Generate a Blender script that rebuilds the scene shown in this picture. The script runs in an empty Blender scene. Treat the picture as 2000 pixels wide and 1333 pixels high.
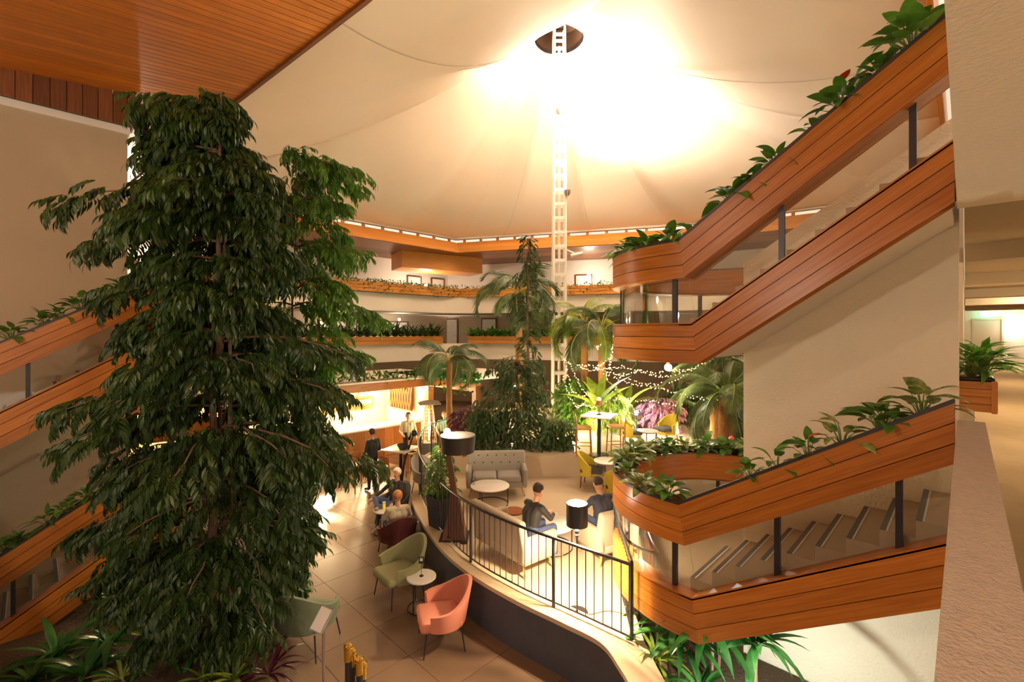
import bpy, math, random
from mathutils import Vector, Matrix
R_ = random.Random(7)
C = bpy.context.scene.collection
V = Vector
PI = math.pi
# ---------------------------------------------------------------- camera
FPX, HZ, YAW = 910.0, 650.0, math.radians(44.2)      # focal length in px of a 2000 px frame, horizon row, heading
sc = bpy.context.scene
cam = bpy.data.cameras.new('camera'); camo = bpy.data.objects.new('camera', cam); C.objects.link(camo)
cam.sensor_width = 36; cam.lens = FPX / 2000 * 36; cam.shift_y = -(666.5 - HZ) / 2000; cam.clip_start = 0.05
camo.rotation_euler = (PI / 2, 0, YAW); sc.camera = camo
FW = V((-math.sin(YAW), math.cos(YAW), 0)); RT = V((math.cos(YAW), math.sin(YAW), 0)); UP = V((0, 0, 1))
# ---------------------------------------------------------------- world and exposure
w = bpy.data.worlds.new('world'); sc.world = w; w.use_nodes = True
bg = w.node_tree.nodes['Background']; bg.inputs[0].default_value = (1, .80, .60, 1); bg.inputs[1].default_value = 0.55
vs = sc.view_settings; vs.view_transform = 'Standard'; vs.look = 'None'; vs.gamma = 1; vs.use_curve_mapping = False; vs.exposure = 1.05
def light(kind, name, loc, power, col=(1, .8, .55), r=.06, aim=None, size=60, blend=.6):
    l = bpy.data.lights.new(name, kind); l.energy = power; l.color = col
    l.shadow_soft_size = r
    o = bpy.data.objects.new(name, l); C.objects.link(o); o.location = loc
    if kind == 'SPOT':
        l.spot_size = math.radians(size); l.spot_blend = blend
    if aim is not None:
        o.rotation_euler = (V(aim) - V(loc)).to_track_quat('-Z', 'Y').to_euler()
    return o
FLOOR, DECK, TERR = -4.5, -3.8, -3.23                # ground floor, lounge platform, upper terrace (eye = 0)
def px(x, y, z=None, X=None, Y=None, d=None):        # where a sight line meets a plane of the building
    v = FW + RT * ((x - 1000) / FPX) + UP * ((HZ - y) / FPX)
    if z is not None: t = z / v.z
    elif X is not None: t = X / v.x
    elif Y is not None: t = Y / v.y
    else: t = d
    return v * t
MAST = px(1092, 650, d=20.0); MAST.z = 0
RING_Z = 12.6
# mast flood lamps
for (h, p, sx) in ((9.3, 2700, .1), (5.9, 3100, .32)):
    light('SPOT', 'mast_flood', MAST + RT * sx - FW * .55 + UP * (h + .15), p, (1, .86, .70), .12, MAST + RT * 3.5 - FW * 4 + UP * (h + 8), 150, 1)
# ---------------------------------------------------------------- materials
MATS = {}
def nt(name):
    m = bpy.data.materials.new(name); m.use_nodes = True; MATS[name] = m
    n = m.node_tree.nodes; return m, n, m.node_tree.links, n['Principled BSDF']
def mat(name, col, rough=.6, metal=0, var=.12, scale=6, bump=0, bscale=60, spec=.5, emit=None, estr=0, coords='Object', rnd=0, sub=0, coat=0):
    m, n, l, b = nt(name)
    b.inputs['Roughness'].default_value = rough; b.inputs['Metallic'].default_value = metal
    b.inputs['Specular IOR Level'].default_value = spec
    if coat: b.inputs['Coat Weight'].default_value = coat
    tc = n.new('ShaderNodeTexCoord')
    nz = n.new('ShaderNodeTexNoise'); nz.inputs['Scale'].default_value = scale; nz.inputs['Detail'].default_value = 4
    l.new(tc.outputs[coords], nz.inputs['Vector'])
    mx = n.new('ShaderNodeMix'); mx.data_type = 'RGBA'
    c = V(col)
    mx.inputs[6].default_value = (*(c * (1 - var)), 1); mx.inputs[7].default_value = (*[min(1, k) for k in c * (1 + var)], 1)
    l.new(nz.outputs['Fac'], mx.inputs[0]); out = mx.outputs[2]
    if rnd:
        oi = n.new('ShaderNodeObjectInfo'); hs = n.new('ShaderNodeHueSaturation')
        mr = n.new('ShaderNodeMapRange'); mr.inputs[3].default_value = 1 - rnd; mr.inputs[4].default_value = 1 + rnd
        l.new(oi.outputs['Random'], mr.inputs[0]); l.new(mr.outputs[0], hs.inputs['Value']); l.new(out, hs.inputs['Color']); out = hs.outputs[0]
    l.new(out, b.inputs['Base Color'])
    if bump:
        n2 = n.new('ShaderNodeTexNoise'); n2.inputs['Scale'].default_value = bscale; n2.inputs['Detail'].default_value = 3
        l.new(tc.outputs[coords], n2.inputs['Vector'])
        bp = n.new('ShaderNodeBump'); bp.inputs['Strength'].default_value = bump; bp.inputs['Distance'].default_value = .02
        l.new(n2.outputs['Fac'], bp.inputs['Height']); l.new(bp.outputs[0], b.inputs['Normal'])
    if emit:
        b.inputs['Emission Color'].default_value = (*emit, 1); b.inputs['Emission Strength'].default_value = estr
    return m
def wood(name, c1, c2, rough=.35, fine=22, rnd=.22):
    m, n, l, b = nt(name); b.inputs['Roughness'].default_value = rough
    uv = n.new('ShaderNodeTexCoord'); oi = n.new('ShaderNodeObjectInfo'); mp = n.new('ShaderNodeMapping')
    mp.inputs['Scale'].default_value = (1.0, fine, 1)
    cb = n.new('ShaderNodeCombineXYZ'); mu = n.new('ShaderNodeMath'); mu.operation = 'MULTIPLY'; mu.inputs[1].default_value = 37
    l.new(oi.outputs['Random'], mu.inputs[0]); l.new(mu.outputs[0], cb.inputs[0]); l.new(mu.outputs[0], cb.inputs[1])
    l.new(uv.outputs['UV'], mp.inputs['Vector']); l.new(cb.outputs[0], mp.inputs['Location'])
    nz = n.new('ShaderNodeTexNoise'); nz.inputs['Scale'].default_value = 1.6; nz.inputs['Detail'].default_value = 5; nz.inputs['Distortion'].default_value = .6
    l.new(mp.outputs[0], nz.inputs['Vector'])
    cr = n.new('ShaderNodeValToRGB'); cr.color_ramp.elements[0].position = .3; cr.color_ramp.elements[1].position = .7
    cr.color_ramp.elements[0].color = (*c1, 1); cr.color_ramp.elements[1].color = (*c2, 1)
    l.new(nz.outputs['Fac'], cr.inputs[0])
    hs = n.new('ShaderNodeHueSaturation'); mr = n.new('ShaderNodeMapRange'); mr.inputs[3].default_value = 1 - rnd; mr.inputs[4].default_value = 1 + rnd
    l.new(oi.outputs['Random'], mr.inputs[0]); l.new(mr.outputs[0], hs.inputs['Value']); l.new(cr.outputs[0], hs.inputs['Color'])
    l.new(hs.outputs[0], b.inputs['Base Color'])
    bp = n.new('ShaderNodeBump'); bp.inputs['Strength'].default_value = .08; bp.inputs['Distance'].default_value = .01
    l.new(nz.outputs['Fac'], bp.inputs['Height']); l.new(bp.outputs[0], b.inputs['Normal'])
    return m
def glassmat(name, tint=(.97, .98, .96), refl=.12):
    m = bpy.data.materials.new(name); m.use_nodes = True; MATS[name] = m
    n = m.node_tree.nodes; l = m.node_tree.links; n.clear()
    o = n.new('ShaderNodeOutputMaterial'); t = n.new('ShaderNodeBsdfTransparent'); g = n.new('ShaderNodeBsdfGlossy'); mx = n.new('ShaderNodeMixShader')
    t.inputs[0].default_value = (*tint, 1); g.inputs['Roughness'].default_value = .04
    lw = n.new('ShaderNodeLayerWeight'); lw.inputs[0].default_value = .25
    mr = n.new('ShaderNodeMapRange'); mr.inputs[3].default_value = refl * .5; mr.inputs[4].default_value = min(1, refl * 6)
    l.new(lw.outputs['Fresnel'], mr.inputs[0]); l.new(mr.outputs[0], mx.inputs[0]); l.new(t.outputs[0], mx.inputs[1]); l.new(g.outputs[0], mx.inputs[2]); l.new(mx.outputs[0], o.inputs[0])
def leafmat(name, c1, c2, rough=.4, rnd=.25, trans=.25, scale=4):
    m, n, l, b = nt(name); b.inputs['Roughness'].default_value = rough
    tc = n.new('ShaderNodeTexCoord'); gm = n.new('ShaderNodeNewGeometry')
    nz = n.new('ShaderNodeTexNoise'); nz.inputs['Scale'].default_value = scale; nz.inputs['Detail'].default_value = 3
    l.new(gm.outputs['Position'], nz.inputs['Vector'])
    cr = n.new('ShaderNodeValToRGB'); cr.color_ramp.elements[0].position = .35; cr.color_ramp.elements[1].position = .68
    cr.color_ramp.elements[0].color = (*c1, 1); cr.color_ramp.elements[1].color = (*c2, 1)
    l.new(nz.outputs['Fac'], cr.inputs[0])
    oi = n.new('ShaderNodeObjectInfo'); hs = n.new('ShaderNodeHueSaturation')
    mr = n.new('ShaderNodeMapRange'); mr.inputs[3].default_value = 1 - rnd; mr.inputs[4].default_value = 1 + rnd
    l.new(oi.outputs['Random'], mr.inputs[0]); l.new(mr.outputs[0], hs.inputs['Value']); l.new(cr.outputs[0], hs.inputs['Color'])
    l.new(hs.outputs[0], b.inputs['Base Color'])
    tr = n.new('ShaderNodeBsdfTranslucent'); l.new(hs.outputs[0], tr.inputs['Color'])
    mx = n.new('ShaderNodeMixShader'); mx.inputs[0].default_value = trans
    l.new(b.outputs[0], mx.inputs[1]); l.new(tr.outputs[0], mx.inputs[2]); l.new(mx.outputs[0], n['Material Output'].inputs[0])
wood('wood_band', (.36, .105, .012), (.53, .185, .024), .32)
wood('wood_ceiling', (.46, .125, .010), (.64, .21, .018), .34, 18, .15)
wood('wood_dark', (.14, .045, .012), (.23, .075, .02), .4)
wood('wood_bar', (.34, .12, .03), (.52, .21, .06), .4)
wood('wood_fascia', (.52, .20, .035), (.66, .28, .055), .4, 18, .1)
wood('wood_table', (.22, .07, .02), (.36, .12, .035), .35)
mat('joint_dark', (.06, .025, .01), .8)
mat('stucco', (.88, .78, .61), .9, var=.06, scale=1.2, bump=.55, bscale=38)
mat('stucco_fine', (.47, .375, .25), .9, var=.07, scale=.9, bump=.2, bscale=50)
mat('parapet_stone', (.56, .46, .37), .95, var=.16, scale=22, bump=.7, bscale=85)
mat('white_paint', (.82, .76, .68), .75, var=.03, scale=1.5)
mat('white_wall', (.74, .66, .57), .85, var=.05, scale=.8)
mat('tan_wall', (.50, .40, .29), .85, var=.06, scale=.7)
mat('tent_fabric', (.82, .71, .60), .5, var=.05, scale=.5, bump=.12, bscale=2.2)
mat('seam', (.66, .56, .46), .8)
mat('dark_steel', (.055, .05, .055), .35, .6, .1)
mat('rim_trim', (.04, .035, .035), .4, .2, .1)
mat('steel', (.55, .53, .5), .3, .9, .08)
mat('mast_white', (.86, .80, .72), .45, 0, .04)
mat('gold', (.75, .52, .12), .22, 1, .1)
mat('tile', (.19, .115, .07), .28, var=.14, scale=3, rnd=.07, bump=.04, bscale=20)
mat('grout', (.26, .17, .11), .9)
mat('deck_floor', (.58, .45, .31), .38, var=.06, scale=1.5)
mat('terrace_floor', (.48, .37, .25), .35, var=.08, scale=2)
mat('wall_slate', (.075, .075, .095), .6, var=.22, scale=3, bump=.15, bscale=12)
mat('coping', (.56, .42, .27), .6, var=.1, scale=5)
mat('carpet', (.52, .38, .21), .95, var=.12, scale=5)
mat('soil', (.075, .042, .022), .95, var=.4, scale=14, bump=.9, bscale=26)
mat('coir', (.52, .25, .08), .95, var=.35, scale=30, bump=.9, bscale=60)
mat('pot_white', (.82, .80, .76), .4, var=.03)
mat('pot_dark', (.05, .06, .09), .45, var=.1)
mat('step_carpet', (.45, .34, .24), .95, var=.1, scale=8)
mat('nosing_light', (.75, .72, .68), .4, .4)
mat('nosing_dark', (.10, .10, .11), .6)
mat('bark', (.20, .12, .07), .9, var=.3, scale=12, bump=.6, bscale=30)
mat('palm_bark', (.42, .20, .07), .9, var=.35, scale=14, bump=.8, bscale=24)
mat('stem_green', (.16, .24, .05), .5, var=.2)
mat('stem_yellow', (.50, .42, .10), .5, var=.2)
mat('red_flower', (.72, .05, .03), .35, var=.15)
mat('white_flower', (.85, .82, .72), .4, var=.05)
mat('fabric_pink', (.62, .215, .14), .85, var=.07, scale=5, bump=.1, bscale=300)
mat('fabric_olive', (.30, .29, .145), .85, var=.1, scale=5, bump=.1, bscale=300)
mat('fabric_green', (.165, .20, .125), .85, var=.1, scale=5, bump=.1, bscale=300)
mat('fabric_grey', (.27, .235, .205), .6, var=.08, scale=5, bump=.06, bscale=200)
mat('fabric_beige', (.46, .37, .27), .85, var=.06, scale=5, bump=.08, bscale=300)
mat('fabric_yellow', (.56, .42, .035), .85, var=.1, scale=5, bump=.1, bscale=300)
mat('fabric_dark', (.09, .08, .085), .85, var=.1)
mat('fabric_maroon', (.14, .03, .03), .8, var=.1)
mat('leg_wood', (.55, .30, .09), .45, var=.1)
mat('marble', (.82, .77, .70), .25, var=.05, scale=3)
mat('shade_black', (.035, .03, .03), .5, var=.05)
mat('lamp_glow', (1, .8, .5), .5, var=0, emit=(1, .78, .45), estr=25)
mat('lamp_glow_white', (1, .95, .9), .5, var=0, emit=(1, .92, .8), estr=30)
mat('lamp_glow_soft', (1, .8, .5), .5, var=0, emit=(1, .72, .38), estr=6)
mat('fairy_bulb', (1, .8, .4), .5, var=0, emit=(1, .68, .25), estr=11)
mat('flame', (1, .6, .2), .5, var=0, emit=(1, .58, .20), estr=9)
mat('exit_green', (.2, .9, .5), .5, var=0, emit=(.25, 1, .7), estr=5)
mat('backbar', (.95, .72, .40), .5, var=.1, scale=3)
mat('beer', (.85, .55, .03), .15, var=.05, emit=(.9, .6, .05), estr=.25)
glassmat('glass'); glassmat('clear_glass', (.98, .98, .98), .2)
glassmat('heater_tube', (1, .93, .8), .15)
leafmat('leaf_tree', (.024, .066, .012), (.08, .135, .028), .36)
leafmat('leaf_tree_bright', (.055, .16, .015), (.15, .30, .04), .38)  # lighter green, with light inside the second tree's crown put into the colour
leafmat('leaf_pot', (.055, .18, .015), (.15, .31, .04), .32)
leafmat('leaf_variegated', (.10, .22, .03), (.45, .50, .16), .35, scale=16)
leafmat('leaf_palm', (.06, .105, .035), (.15, .20, .09), .45)
leafmat('leaf_palm_bright', (.13, .22, .03), (.30, .36, .06), .45)
leafmat('leaf_shrub', (.03, .07, .016), (.10, .15, .045), .42)
leafmat('leaf_banana', (.20, .32, .03), (.38, .48, .07), .35, trans=.4)
leafmat('leaf_strap', (.02, .10, .02), (.06, .20, .04), .3)
leafmat('leaf_lime', (.18, .28, .03), (.36, .42, .08), .4)
leafmat('leaf_maroon', (.08, .012, .03), (.16, .03, .06), .35)
leafmat('leaf_pink', (.30, .08, .12), (.55, .30, .34), .4, scale=9)
leafmat('leaf_weeping', (.05, .085, .018), (.14, .17, .045), .5)
mat('skin', (.62, .33, .21), .5, var=.05)
mat('hair_white', (.82, .74, .62), .7, var=.1, scale=40)
mat('hair_ginger', (.42, .15, .05), .7, var=.2, scale=40)
mat('hair_dark', (.05, .03, .02), .6, var=.2, scale=40)
mat('jacket_black', (.03, .025, .025), .7, var=.15)
mat('jeans', (.07, .09, .19), .85, var=.15, scale=20)
mat('jacket_cream', (.58, .47, .34), .85, var=.08)
mat('trousers_black', (.025, .02, .02), .8, var=.1)
mat('shirt_navy', (.05, .05, .08), .8, var=.1)
mat('shoe', (.35, .25, .17), .6, var=.1)
mat('eye_dark', (.02, .015, .015), .3, var=0)
# ---------------------------------------------------------------- mesh builder
class MB:
    def __init__(s): s.v = []; s.f = []; s.uv = []; s.m = []; s.cm = 0
    def face(s, idx, uv=None):
        s.f.append(tuple(idx)); s.uv.append(uv); s.m.append(s.cm)
    def loft(s, rings, closed=True, caps=True, uo=0):
        n = len(rings[0]); b = len(s.v); us = [uo]
        for i, r in enumerate(rings):
            if i: us.append(us[-1] + (V(rings[i][0]) - V(rings[i - 1][0])).length)
            s.v.extend([tuple(p) for p in r])
        vv = [0]
        for j in range(n): vv.append(vv[-1] + (V(rings[0][(j + 1) % n]) - V(rings[0][j])).length)
        for i in range(len(rings) - 1):
            for j in range(n if closed else n - 1):
                k = (j + 1) % n
                s.face((b + i * n + j, b + i * n + k, b + (i + 1) * n + k, b + (i + 1) * n + j),
                       ((us[i], vv[j]), (us[i], vv[j + 1]), (us[i + 1], vv[j + 1]), (us[i + 1], vv[j])))
        if caps and closed:
            s.face(range(b + n - 1, b - 1, -1)); e = b + (len(rings) - 1) * n; s.face(range(e, e + n))
        return s
    def box(s, c, size, M=None):
        c = V(c); h = V(size) / 2
        ax = max(range(3), key=lambda i: size[i]); a1, a2 = [(1, 2), (2, 0), (0, 1)][ax]
        rings = []
        for e in (-1, 1):
            r = []
            for p, q in ((-1, -1), (1, -1), (1, 1), (-1, 1)):
                o = V((0, 0, 0)); o[ax] = e * h[ax]; o[a1] = p * h[a1]; o[a2] = q * h[a2]
                r.append(c + (M @ o if M else o))
            rings.append(r)
        return s.loft(rings)
    def rbox(s, c, size, r=.04, M=None, puff=0, seg=3):
        # cushion: rounded rectangle rings stacked along z with a bulging top
        c = V(c); hx, hy, hz = [k / 2 for k in size]; rings = []
        r = min(r, hx * .95, hy * .95, hz * .95)
        prof = [(r * (1 - math.cos(a)) if False else r * (1 - math.sin(a)), -hz + r * (1 - math.cos(a))) for a in [i * PI / 2 / seg for i in range(seg + 1)]]
        prof += [(p, -z) for p, z in reversed(prof)]
        for ins, z in prof:
            ring = []
            for qx, qy, a0 in ((1, 1, 0), (-1, 1, PI / 2), (-1, -1, PI), (1, -1, 1.5 * PI)):
                for i in range(seg + 1):
                    a = a0 + i * PI / 2 / seg
                    x = qx * (hx - r) + math.cos(a) * (r - ins); y = qy * (hy - r) + math.sin(a) * (r - ins)
                    o = V((x, y, z)); ring.append(c + (M @ o if M else o))
            rings.append(ring)
        top = sum((p for p in rings[-1]), V((0, 0, 0))) / len(rings[-1]) ; up = (M @ UP if M else UP) * puff
        if puff:
            rings.append([top + (p - top) * .55 + up * .8 for p in rings[-1]]); rings.append([top + (p - top) * .2 + up * .5 for p in rings[-1]])
        return s.loft(rings)
    def tube(s, path, r, n=8, caps=True):
        path = [V(p) for p in path]; rings = []; m = len(path)
        rr = r if isinstance(r, (list, tuple)) else [r] * m
        t0 = (path[1] - path[0]).normalized(); a = t0.orthogonal().normalized()
        for i, p in enumerate(path):
            t = (path[min(i + 1, m - 1)] - path[max(i - 1, 0)])
            if t.length < 1e-9: t = t0
            t = t.normalized(); a = a - t * a.dot(t)
            a = a.normalized() if a.length > 1e-6 else t.orthogonal().normalized()
            bb = t.cross(a)
            rings.append([p + (a * math.cos(k * 2 * PI / n) + bb * math.sin(k * 2 * PI / n)) * rr[i] for k in range(n)])
        return s.loft(rings, True, caps)
    def lathe(s, prof, c=(0, 0, 0), n=24, caps=True):
        c = V(c); return s.loft([[c + V((r * math.cos(k * 2 * PI / n), r * math.sin(k * 2 * PI / n), z)) for k in range(n)] for r, z in prof], True, caps)
    def ball(s, c, r, n=8, m=6, sz=(1, 1, 1), M=None):
        c = V(c); rings = []
        for i in range(m + 1):
            a = -PI / 2 + PI * (i + .0) / m; rr = max(math.cos(a), .02)
            rings.append([c + (M @ o if M else o) for o in [V((rr * math.cos(k * 2 * PI / n) * r * sz[0], rr * math.sin(k * 2 * PI / n) * r * sz[1], math.sin(a) * r * sz[2])) for k in range(n)]])
        return s.loft(rings)
    def grid(s, P):
        b = len(s.v); nu, nv = len(P), len(P[0])
        for row in P: s.v.extend([tuple(p) for p in row])
        for i in range(nu - 1):
            for j in range(nv - 1):
                s.face((b + i * nv + j, b + (i + 1) * nv + j, b + (i + 1) * nv + j + 1, b + i * nv + j + 1), ((i, j), (i + 1, j), (i + 1, j + 1), (i, j + 1)))
        return s
    def shell(s, P, Q):                                # two grids joined round the border: a sheet with thickness
        nu, nv = len(P), len(P[0]); b = len(s.v); s.grid(P); b2 = len(s.v)
        for row in Q: s.v.extend([tuple(p) for p in row])
        for i in range(nu - 1):
            for j in range(nv - 1):
                s.face((b2 + i * nv + j, b2 + i * nv + j + 1, b2 + (i + 1) * nv + j + 1, b2 + (i + 1) * nv + j))
        bd = [(i, 0) for i in range(nu)] + [(nu - 1, j) for j in range(1, nv)] + [(i, nv - 1) for i in range(nu - 2, -1, -1)] + [(0, j) for j in range(nv - 2, 0, -1)]
        for k in range(len(bd)):
            (i, j), (i2, j2) = bd[k], bd[(k + 1) % len(bd)]
            s.face((b + i2 * nv + j2, b + i * nv + j, b2 + i * nv + j, b2 + i2 * nv + j2))
        return s
    def merge(s, me, M):
        b = len(s.v); s.v.extend([tuple(M @ V(p)) for p in me.v])
        for f, u in zip(me.f, me.uv): s.face([b + i for i in f], u)
    def mesh(s, name, mats, sharp=40):
        me = bpy.data.meshes.new(name); me.from_pydata(s.v, [], s.f)
        uvl = me.uv_layers.new(name='UVMap'); co = []
        for f, u in zip(s.f, s.uv):
            if u is None: co.extend([0, 0] * len(f))
            else:
                for p in u: co.extend(p)
        uvl.data.foreach_set('uv', co)
        for m in (mats if isinstance(mats, (list, tuple)) else [mats]): me.materials.append(MATS[m])
        if any(s.m): me.polygons.foreach_set('material_index', s.m)
        me.polygons.foreach_set('use_smooth', [True] * len(s.f)); me.update(); me.validate()
        if sharp < 180: me.set_sharp_from_angle(angle=math.radians(sharp))
        return me
    def build(s, name, mats, parent=None, sharp=40, label=None):
        return add(name, s.mesh(name, mats, sharp), parent, label)
def add(name, me, parent=None, label=None, M=None):
    o = bpy.data.objects.new(name, me); C.objects.link(o)
    if parent: o.parent = parent
    if M is not None: o.matrix_local = M
    if label: o['label'] = label
    return o
def tag(o, label, cat, group=None):
    o['label'] = label; o['category'] = cat
    if group: o['group'] = group
    return o
def thing(name, label, cat, loc=(0, 0, 0), rz=0, group=None):
    o = bpy.data.objects.new(name, None); C.objects.link(o); o.location = loc; o.rotation_euler = (0, 0, rz); o.empty_display_size = .1
    return tag(o, label, cat, group)
def struct(o): o['kind'] = 'structure'; return o
def stuff(o): o['kind'] = 'stuff'; return o
def facing(u, d):                                       # turn about z that brings a thing's front (-y) to u*right + d*forward
    v = RT * u + FW * d; return math.atan2(v.x, -v.y)
def frame(loc, yaw=0, pitch=0, roll=0, s=1):
    return Matrix.Translation(V(loc)) @ Matrix.Rotation(yaw, 4, 'Z') @ Matrix.Rotation(pitch, 4, 'X') @ Matrix.Rotation(roll, 4, 'Y') @ Matrix.Scale(s, 4)
# ================================================================ the setting
RIM = [V((-21, -3)), V((-21, 17)), V((-10.3, 22.5)), V((0.5, 24.5))]      # inner line of the far galleries
def cam2(u, d): p = RT * u + FW * d; return V((p.x, p.y))
def offs(poly, o):                                      # open polyline moved outwards (to its left)
    out = []
    for i, p in enumerate(poly):
        n = V((0, 0)); 
        for a, b in ((i - 1, i), (i, i + 1)):
            if a >= 0 and b < len(poly):
                t = (poly[b] - poly[a]).normalized(); n += V((-t.y, t.x))
        n.normalize(); k = 1
        if 0 < i < len(poly) - 1:
            t = (poly[i + 1] - poly[i]).normalized(); k = 1 / max(.4, n.dot(V((-t.y, t.x))))
        out.append(p + n * o * k)
    return out
def smooth(poly, r=1.5, n=6):
    out = [poly[0]]
    for i in range(1, len(poly) - 1):
        a = poly[i] + (poly[i - 1] - poly[i]).normalized() * r; b = poly[i] + (poly[i + 1] - poly[i]).normalized() * r
        for k in range(n + 1):
            t = k / n; out.append(a * (1 - t) ** 2 + poly[i] * 2 * t * (1 - t) + b * t * t)
    return out + [poly[-1]]
def band(poly, o1, o2, z1, z2):
    A, B = offs(poly, o1), offs(poly, o2)
    return MB().loft([[(a.x, a.y, z1), (b.x, b.y, z1), (b.x, b.y, z2), (a.x, a.y, z2)] for a, b in zip(A, B)])
SR = smooth(RIM)
# galleries: white upstands, slabs, back walls
struct(band(SR, 0, .25, 1.1, 2.0).build('wall_gallery_upper', 'white_wall'))
struct(band(SR, 0, .25, -1.5, -.62).build('wall_gallery_middle', 'white_wall'))
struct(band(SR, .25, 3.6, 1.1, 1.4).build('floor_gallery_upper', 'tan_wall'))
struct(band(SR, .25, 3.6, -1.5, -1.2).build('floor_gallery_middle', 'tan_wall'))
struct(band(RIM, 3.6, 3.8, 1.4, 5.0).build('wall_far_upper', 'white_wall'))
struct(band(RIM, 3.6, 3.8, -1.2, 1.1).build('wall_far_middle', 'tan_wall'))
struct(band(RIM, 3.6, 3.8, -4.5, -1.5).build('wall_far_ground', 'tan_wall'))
# doors and windows on the back walls of the galleries
def on_back(px_, z, inset=3.55):                        # a point on the back wall seen along column px_
    v = FW + RT * ((px_ - 1000) / FPX); B = offs(RIM, inset)
    for a, b in zip(B, B[1:]):
        t = b - a; den = v.x * t.y - v.y * t.x
        if abs(den) < 1e-6: continue
        s = (v.x * (0 - a.y) - v.y * (0 - a.x)) / den
        s = (a.x * v.y - a.y * v.x) / (v.x * t.y - v.y * t.x)
        q = a + t * s
        if 0 <= s <= 1 and q.x * v.x + q.y * v.y > 0: return V((q.x, q.y, z)), math.atan2(t.y, t.x)
def door(n, pxx, z, mt='white_paint', wd=.9, h=2.05):
    p, a = on_back(pxx, z); M = Matrix.Rotation(a, 3, 'Z')
    b = MB(); b.box((0, 0, h / 2), (wd, .05, h)); o = b.build('door_%d' % n, mt); o.location = p; o.rotation_euler = (0, 0, a); struct(o)
    f = MB(); f.box((-wd / 2 - .04, 0, h / 2 + .02), (.08, .09, h + .1)); f.box((wd / 2 + .04, 0, h / 2 + .02), (.08, .09, h + .1)); f.box((0, 0, h + .05), (wd, .09, .08)); f.build('door_frame', 'wood_dark', o)
    k = MB(); k.tube([(wd / 2 - .1, -.05, 1), (wd / 2 - .22, -.05, 1)], .015, 6); k.build('door_handle', 'steel', o)
for n, (x, z) in enumerate([(809, 1.4), (855, 1.4), (880, -1.2), (955, -1.2), (700, -1.2), (1140, 1.4)]): door(n + 1, x, z)
for n, x in enumerate((650, 720, 775)):
    p, a = on_back(x, -.75)
    b = MB(); b.box((0, 0, .7), (1.5, .04, 1.4)); o = b.build('window_%d' % (n + 1), 'lamp_glow_soft' if n == 9 else 'white_paint'); o.location = p; o.rotation_euler = (0, 0, a); struct(o)
    f = MB()
    for e in (-.75, 0, .75): f.box((e, -.02, .7), (.06, .07, 1.46))
    f.box((0, -.02, 0), (1.56, .07, .06)); f.box((0, -.02, 1.4), (1.56, .07, .06)); f.build('window_frame', 'wood_dark', o)
# roof fascia and soffit round the tent opening
A0, A1 = offs(RIM, -.9), offs(RIM, .35)
fascia = struct(MB().loft([[(a.x, a.y, 5.15), (b.x, b.y, 4.45), (b.x + .0, b.y, 4.40), (a.x, a.y, 5.05)] for a, b in zip(offs(RIM, -.1), offs(RIM, -.9))]).build('trim_1', 'joint_dark'))
for i in range(3):                                       # three boards per fascia side
    t0, t1 = i / 3 + .006, (i + 1) / 3 - .006
    for s in range(3):
        b = MB(); P, Q = offs(RIM, -.12), offs(RIM, -.92)
        def q(k, t, dz=0): p = P[k] + (Q[k] - P[k]) * t; return (p.x, p.y, 5.15 - .7 * t - dz)
        b.loft([[q(k, t0), q(k, t1), q(k, t1, .03), q(k, t0, .03)] for k in (s, s + 1)]); b.build('board', 'wood_fascia', fascia)
gutter = struct(band(RIM, -.15, .1, 5.32, 5.42).build('trim_2', 'mast_white'))
Q = offs(RIM, -.02)
for s in range(3):                                       # little brackets between fascia and tent edge
    L = (Q[s + 1] - Q[s]).length; n = int(L / 1.0); a = math.atan2((Q[s + 1] - Q[s]).y, (Q[s + 1] - Q[s]).x)
    for k in range(n):
        p = Q[s] + (Q[s + 1] - Q[s]) * ((k + .5) / n); M = Matrix.Rotation(a, 3, 'Z')
        if s == 0 and p.y < 4: continue
        MB().box((p.x, p.y, 5.24), (.14, .1, .2), M).build('bracket', 'wood_fascia', fascia)
sof = struct(band(RIM, -.85, 3.6, 4.44, 4.5).build('ceiling_gallery', 'joint_dark'))
NB = 12
for k in range(NB):                                      # soffit boards run along the gallery
    o1, o2 = -.85 + k * 4.45 / NB + .012, -.85 + (k + 1) * 4.45 / NB - .012
    for s in range(3):
        a, b = offs(RIM, o1), offs(RIM, o2)
        m = MB().loft([[(a[j].x, a[j].y, 4.41), (b[j].x, b[j].y, 4.41), (b[j].x, b[j].y, 4.445), (a[j].x, a[j].y, 4.445)] for j in (s, s + 1)])
        m.build('board', 'wood_dark' if k > 5 else 'wood_table', sof)
# a lowered wooden bulkhead on the upper gallery
c, a = on_back(915, 3.55, 2.0); c2, a2 = on_back(762, 3.55, 2.0)
b = MB(); b.loft([[(p.x - .2, p.y + .2, 3.5), (p.x + 1.5, p.y - .2, 3.5), (p.x + 1.5, p.y - .2, 4.4), (p.x - .2, p.y + .2, 4.4)] for p in (c2, c)]); struct(b.build('trim_3', 'wood_fascia'))
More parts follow.
